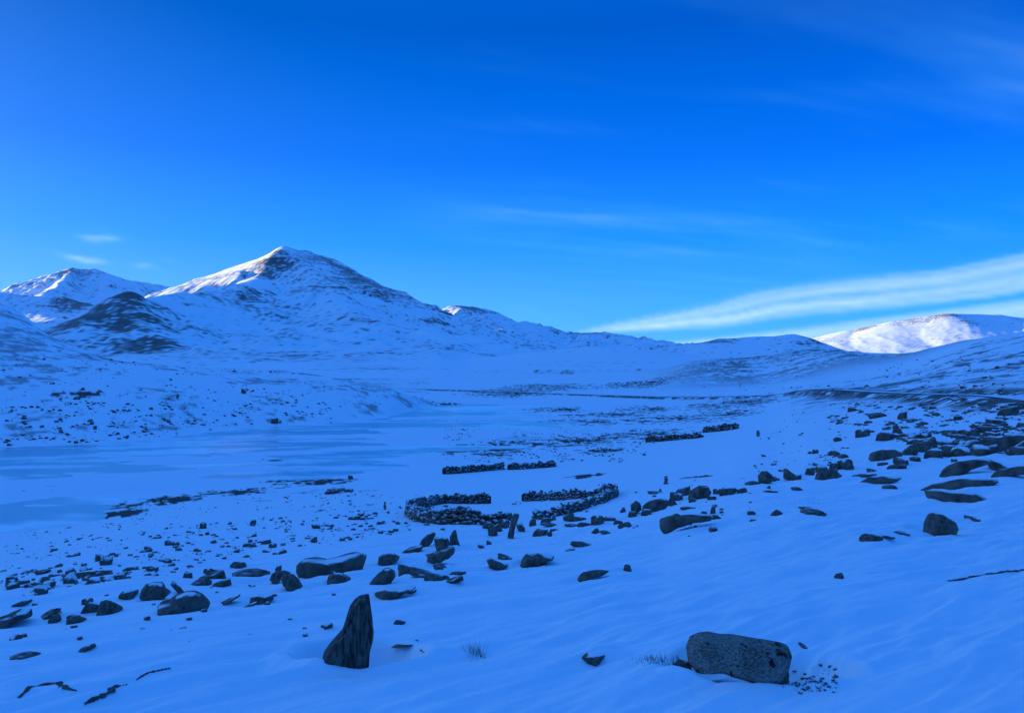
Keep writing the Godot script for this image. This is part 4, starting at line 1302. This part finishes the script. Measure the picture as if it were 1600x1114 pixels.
func strew() -> void:
	rng.seed = 77
	# where they lie: bearing (as u), foot (as v), how many, size in metres, group, label, a threshold on clumping
	for s in [
		[1290, 1610, 632, 712, 1000, 0.08, 0.7, "stones of the boulder field", "angular dark stone among many in the boulder field", -0.12],
		[1180, 1330, 640, 745, 140, 0.08, 0.35, "stones at the river side of the boulder field", "small dark stone on snow at the edge of the boulder field", 0.0],
		[0, 640, 765, 945, 1500, 0.035, 0.2, "stones scattered on the river flat", "small dark stone scattered on the snowy river flat", 0.02],
		[430, 700, 770, 835, 130, 0.08, 0.3, "stones scattered left of the pen", "small dark stone on snow left of the stone pen", 0.05],
		[0, 520, 622, 700, 800, 0.14, 0.75, "stones strewn over the far bank", "dark stone strewn on the snowy bank above the ice", -0.02],
		[380, 700, 595, 650, 90, 0.2, 0.6, "stones on the end of the far bank", "dark stone on the tapering end of the far bank", 0.1],
		[0, 460, 560, 622, 130, 0.3, 0.9, "stones high on the far bank", "dark stone high on the snowy far bank", 0.08],
		[690, 1010, 668, 722, 900, 0.08, 0.32, "stones on the gravel flat", "small dark stone on the gravel flat beyond the walls", 0.05],
		[1100, 1600, 560, 618, 260, 0.25, 0.9, "stones on the hill above the track", "dark stone on the hillside above the track", -0.05],
		[860, 1180, 745, 835, 70, 0.05, 0.18, "stones round the pen", "small dark stone on snow between pen and rock ridge", 0.0],
		[0, 560, 880, 1000, 60, 0.03, 0.1, "pebbles round the rock line", "pebble poking from snow near the rock line", 0.0],
		[1222, 1308, 1024, 1068, 420, 0.005, 0.026, "gravel by the speckled boulder", "bit of gravel beside the speckled boulder", -1.0],
		[585, 665, 1010, 1026, 60, 0.005, 0.02, "gravel by the upright stone", "bit of gravel beside the upright stone", -1.0],
	]:
		var n: int = 0
		var tries: int = 0
		while n < s[4] and tries < s[4] * 4:
			tries += 1
			var u := rng.randf_range(s[0], s[1])
			var v := rng.randf_range(s[2], s[3])
			var small := pow(rng.randf(), 3.2)
			var turn := rng.randf() * TAU
			var flatness := rng.randf_range(0.3, 0.75)
			if n_mid.get_noise_2d(u * 1.1, v * 3.2) + rng.randf_range(-0.12, 0.12) < s[9]: continue
			if s[7] == "stones scattered on the river flat" and v > 940.0 - (u / 640.0) * 110.0: continue
			if s[7] == "stones of the boulder field" and v > 660.0 + (u - 1290.0) * 0.25: continue
			if s[7] == "stones of the boulder field": flatness *= 0.75
			var c := hit_lie(u, v)
			if c.y < 0.1 or c.z < -900.0: continue
			var w: float = lerpf(s[5], s[6], small)
			strewn.append({p = c, w = w, f = flatness, turn = turn, px = w * -FOC / c.z, group = s[7], label = s[8]})
			n += 1

# ---------------------------------------------------------------- dry stone walls
func wall(called: String, label: String, path: Array, tall: float, thick: float, size: float, most: int, fall := 1.0) -> void:
	var pts := PackedVector3Array()
	for i in range(0, path.size(), 2):
		pts.append(hit(path[i], path[i + 1]))
	var root := Node3D.new()
	root.name = numbered(called)
	add_child(root, true)
	root.position = pts[0]
	tag(root, label, "wall", "dry stone walls on the flat")
	var cv := Curve3D.new()
	for i in pts.size():
		var d := (pts[mini(i + 1, pts.size() - 1)] - pts[maxi(i - 1, 0)]) * 0.16
		cv.add_point(pts[i], -d, d)
	var long := cv.get_baked_length()
	# the packed heart of the wall
	var st := SurfaceTool.new()
	st.begin(Mesh.PRIMITIVE_TRIANGLES)
	st.set_color(Color(0.07, 0.055, 0.042))
	var n := int(long / 0.4) + 2
	var rows := []
	for i in n:
		var t := long * i / (n - 1)
		var p := cv.sample_baked(t)
		var d := cv.sample_baked(minf(t + 0.1, long)) - cv.sample_baked(maxf(t - 0.1, 0.0))
		var s := Vector3(-d.z, 0, d.x).normalized() * (thick * 0.5 - size * 0.28)
		var y := ground_y(p.x, p.z)
		var h := tall * lerpf(1.0, fall, t / long) * (0.82 + 0.3 * n_mid.get_noise_1d(t * 40.0)) - size * 0.3
		var q := Vector3(p.x, y, p.z) - root.position
		rows.append([q - s - Vector3(0, 0.3, 0), q - s * 0.85 + Vector3(0, h, 0), q + s * 0.85 + Vector3(0, h, 0), q + s - Vector3(0, 0.3, 0)])
	for i in n - 1:
		for k in 3:
			for e in [rows[i][k], rows[i][k + 1], rows[i + 1][k], rows[i][k + 1], rows[i + 1][k + 1], rows[i + 1][k]]: st.add_vertex(e)
	for r in [rows[0], rows[n - 1]]:
		for e in [r[0], r[1], r[2], r[0], r[2], r[3]]: st.add_vertex(e)
	st.generate_normals()
	put("rubble_core", st.commit(), M.rock, root)
	# its stones, course by course on both faces and along the top
	var spots := []
	var course := size * 0.62
	var levels := int(tall / course)
	for side in [-1.0, 1.0, 0.0]:
		for lv in levels + 1:
			if side == 0.0 and lv < levels: continue
			var t := rng.randf() * size
			while t < long:
				var w := size * rng.randf_range(0.55, 1.5)
				var p := cv.sample_baked(clampf(t + w * 0.5, 0.0, long))
				var d := cv.sample_baked(minf(t + 0.1, long)) - cv.sample_baked(maxf(t - 0.1, 0.0))
				var s := Vector3(-d.z, 0, d.x).normalized()
				var top := tall * lerpf(1.0, fall, t / long) * (0.82 + 0.3 * n_mid.get_noise_1d(t * 40.0))
				var h := (lv + 0.4) * course + rng.randf_range(-0.45, 0.45) * course
				if h < top + course * 0.3:
					var in_: float = thick * (0.5 - 0.06 * lv / maxf(levels, 1.0)) * side * (1.0 - 0.25 * h / tall)
					var q: Vector3 = Vector3(p.x, 0, p.z) + s * (in_ + rng.randf_range(-0.1, 0.1) * size)
					q.y = ground_y(q.x, q.z) + h
					spots.append([q - root.position, w, atan2(-d.z, d.x) + rng.randf_range(-0.9, 0.9), rng.randf_range(0.55, 1.1), rng.randf_range(-0.6, 0.6), -(q.z)])
				t += w * 0.92
	spots.sort_custom(func(a, b): return a[5] - (0.6 if a[1] > size else 0.0) < b[5] - (0.6 if b[1] > size else 0.0))
	var left := []
	for i in spots.size():
		var e: Array = spots[i]
		var tr := Transform3D(Basis(Vector3.UP, e[2]) * Basis(Vector3.BACK, e[4]) * Basis.from_scale(Vector3(e[1], e[1] * e[3], e[1])), e[0])
		if i < most:
			var o := put("stone", pick("t", i % 8 + 20), M.rock, root)
			o.transform = tr
		else:
			left.append(tr)
	if left.size() > 0:
		var mm := MultiMesh.new()
		mm.transform_format = MultiMesh.TRANSFORM_3D
		mm.mesh = pick("t", 20)
		mm.instance_count = left.size()
		for i in left.size(): mm.set_instance_transform(i, left[i])
		var o := MultiMeshInstance3D.new()
		o.multimesh = mm
		o.material_override = M.rock
		o.name = "far_side_stones"
		root.add_child(o, true)
		tag(o, "", "", "", "stuff")

func build_walls() -> void:
	rng.seed = 5
	wall("stone_wall", "curved dry stone wall forming the river side of the ruined pen", [767, 787, 730, 787, 690, 787, 664, 792, 646, 799, 642, 806, 656, 814, 690, 818, 740, 819, 787, 819], 0.52, 0.42, 0.19, 300)
	wall("stone_wall", "curved dry stone wall forming the uphill half of the ruined pen", [816, 783, 850, 782, 900, 779, 935, 776, 953, 770, 957, 776, 935, 788, 900, 798, 868, 805, 838, 811], 0.53, 0.38, 0.19, 300, 0.55)
	wall("stone_wall", "straight low stone wall beyond the pen, its river end", [692, 741, 720, 739, 755, 736, 786, 733], 0.72, 0.6, 0.3, 180)
	wall("stone_wall", "straight low stone wall beyond the pen, past the notch", [793, 734, 830, 732, 868, 729], 0.6, 0.6, 0.3, 150)
	wall("stone_wall", "low ruined wall far out on the flat, nearer of two", [1010, 691, 1050, 688, 1094, 684], 0.75, 0.8, 0.4, 120)
	wall("stone_wall", "low ruined wall far out on the flat, farther of two", [1100, 676, 1130, 673, 1152, 670], 0.75, 0.8, 0.45, 90)

func heap(called: String, label: String, category: String, u: float, v: float, w: float, h: float, count: int, upright := false) -> void:
	var c := hit(u, v)
	var k := -c.z / FOC
	var root := Node3D.new()
	root.name = numbered(called)
	add_child(root, true)
	root.position = c
	tag(root, label, category)
	for i in count:
		var o := put("stone", pick("t", i % 8 + 20), M.rock, root)
		var t := (i + 0.5) / count
		var s := w * k * (rng.randf_range(0.75, 1.0) if upright else rng.randf_range(0.2, 0.34))
		var x := 0.0 if upright else rng.randf_range(-0.4, 0.4) * w * k
		var y := h * k * (t - 0.05) if upright else h * k * rng.randf_range(0.1, 0.7) * (1.0 - absf(x) / (w * k))
		if upright: s *= 1.0 - 0.35 * t
		o.transform = Transform3D(Basis(Vector3.UP, rng.randf() * TAU) * Basis.from_scale(Vector3(s, (h * k / count * 1.7) if upright else s * 0.7, s)), Vector3(x, y, 0.0 if upright else rng.randf_range(-0.3, 0.3) * w * k))

# A narrow rock edge or stick that shows as a dark line in the snow.
func edge_rock(label: String, path: Array, fat: float) -> void:
	var pts := PackedVector3Array()
	for i in range(0, path.size(), 2): pts.append(hit(path[i], path[i + 1], true))
	var cv := Curve3D.new()
	for i in pts.size():
		var d := (pts[mini(i + 1, pts.size() - 1)] - pts[maxi(i - 1, 0)]) * 0.16
		cv.add_point(pts[i] - pts[0], -d, d)
	var long := cv.get_baked_length()
	var v := PackedVector3Array()
	var f := []
	var n := 40
	var m := 12
	for i in n + 1:
		var t := float(i) / n
		var p := cv.sample_baked(t * long)
		p.y = lerpf(p.y, ground_y(p.x + pts[0].x, p.z + pts[0].z) - pts[0].y, 0.8)
		var d := (cv.sample_baked(minf(t + 0.02, 1.0) * long) - cv.sample_baked(maxf(t - 0.02, 0.0) * long)).normalized()
		var s := d.cross(Vector3.UP).normalized()
		var r := fat * (0.15 + 0.85 * pow(sin(PI * clampf(t * 0.96 + 0.02, 0.0, 1.0)), 0.5)) * (0.8 + n_fine.get_noise_1d(i * 6.0 + fat * 900.0) * 0.9)
		for k in m:
			var a := TAU * k / m
			v.append(p + s * cos(a) * r * 1.6 + Vector3.UP * (sin(a) * r * (1.0 + n_mid.get_noise_2d(i * 9.0, k * 14.0) * 0.7) + fat * 0.25))
	for i in n:
		for k in m:
			var a := i * m + k
			var b := i * m + (k + 1) % m
			f.append_array([a, b, a + m, b, b + m, a + m])
	var tint := func(p: Vector3, nn: Vector3) -> Color:
		var g := 0.9 + n_fine.get_noise_3d(p.x * 200.0, p.y * 200.0, p.z * 200.0) * 0.9
		return Color(STONE.r * g, STONE.g * g, STONE.b * g)
	var o := put("rock_edge", from_lists(v, f, tint), M.rock)
	o.position = pts[0]
	tag(o, label, "rock", "narrow rock edges in the snow")

func grass(u: float, v: float, w: float, h: float, count: int, label: String) -> void:
	var c := hit(u, v, true)
	var k := -c.z / FOC
	var st := SurfaceTool.new()
	st.begin(Mesh.PRIMITIVE_TRIANGLES)
	for i in count:
		var b := Vector3(rng.randfn(0.0, 0.22) * w * k, -0.01, rng.randfn(0.0, 0.22) * w * k)
		var hh := h * k * rng.randf_range(0.35, 1.0)
		var lean := Vector3(rng.randf_range(-0.5, 0.5), 1.0, rng.randf_range(-0.4, 0.4)) * hh
		var side := Vector3(rng.randf_range(-1, 1), 0, rng.randf_range(-1, 1)).normalized() * 0.0016
		st.set_color(Color(0.13, 0.10, 0.06) * rng.randf_range(0.5, 1.3))
		for e in [b - side, b + side, b + lean]: st.add_vertex(e)
	st.generate_normals()
	var o := put("grass_tuft", st.commit(), M.rock)
	o.position = c
	tag(o, label, "grass", "dry grass tufts poking from the snow")

func small_things() -> void:
	rng.seed = 9
	heap("rubble_heap", "flat heap of dark rubble on the river flat left of the pen", "rubble", 530, 770, 40, 9, 16)
	heap("rubble_heap", "rubble spilled on the snow just left of the pen corner", "rubble", 562, 812, 34, 10, 14)
	heap("rubble_heap", "few loose stones in the pen's far gap", "rubble", 808, 789, 14, 8, 5)
	heap("cairn", "small dark cairn standing alone uphill of the pen", "cairn", 1041, 756, 9, 13, 4, true)
	heap("cairn", "thin upright marker of stacked stones left of the pen", "cairn", 601, 796, 6, 13, 4, true)
	heap("cairn", "tiny cairn far out beyond the ruined walls", "cairn", 1185, 682, 8, 10, 3, true)
	edge_rock("arched dark rock edge curving out of the snow at lower left", [28, 1091, 42, 1078, 62, 1071, 80, 1069, 100, 1074, 119, 1080], 0.013)
	edge_rock("straight slanting rock edge right of the arched one at lower left", [131, 1101, 146, 1093, 170, 1083, 198, 1070], 0.013)
	edge_rock("faint thin rock edge under a snow lip at lower left", [212, 1063, 232, 1051, 266, 1044], 0.006)
	edge_rock("long thin dark rock edge reaching the right side over smooth snow", [1482, 908, 1520, 902, 1560, 896, 1606, 889], 0.011)
	edge_rock("thin dark line of rock on the flat left of the lone cairn", [880, 747, 905, 744, 935, 743], 0.05)
	edge_rock("dark line of rock uphill of the lone cairn", [1062, 749, 1090, 746, 1114, 744], 0.06)
	grass(742, 1022, 36, 30, 70, "dry grass tuft on smooth snow right of the upright stone")
	grass(1020, 1032, 46, 14, 100, "low dry grass tuft left of the speckled boulder")
	grass(1052, 1034, 30, 14, 40, "sparse dry stalks beside the speckled boulder's hollow")
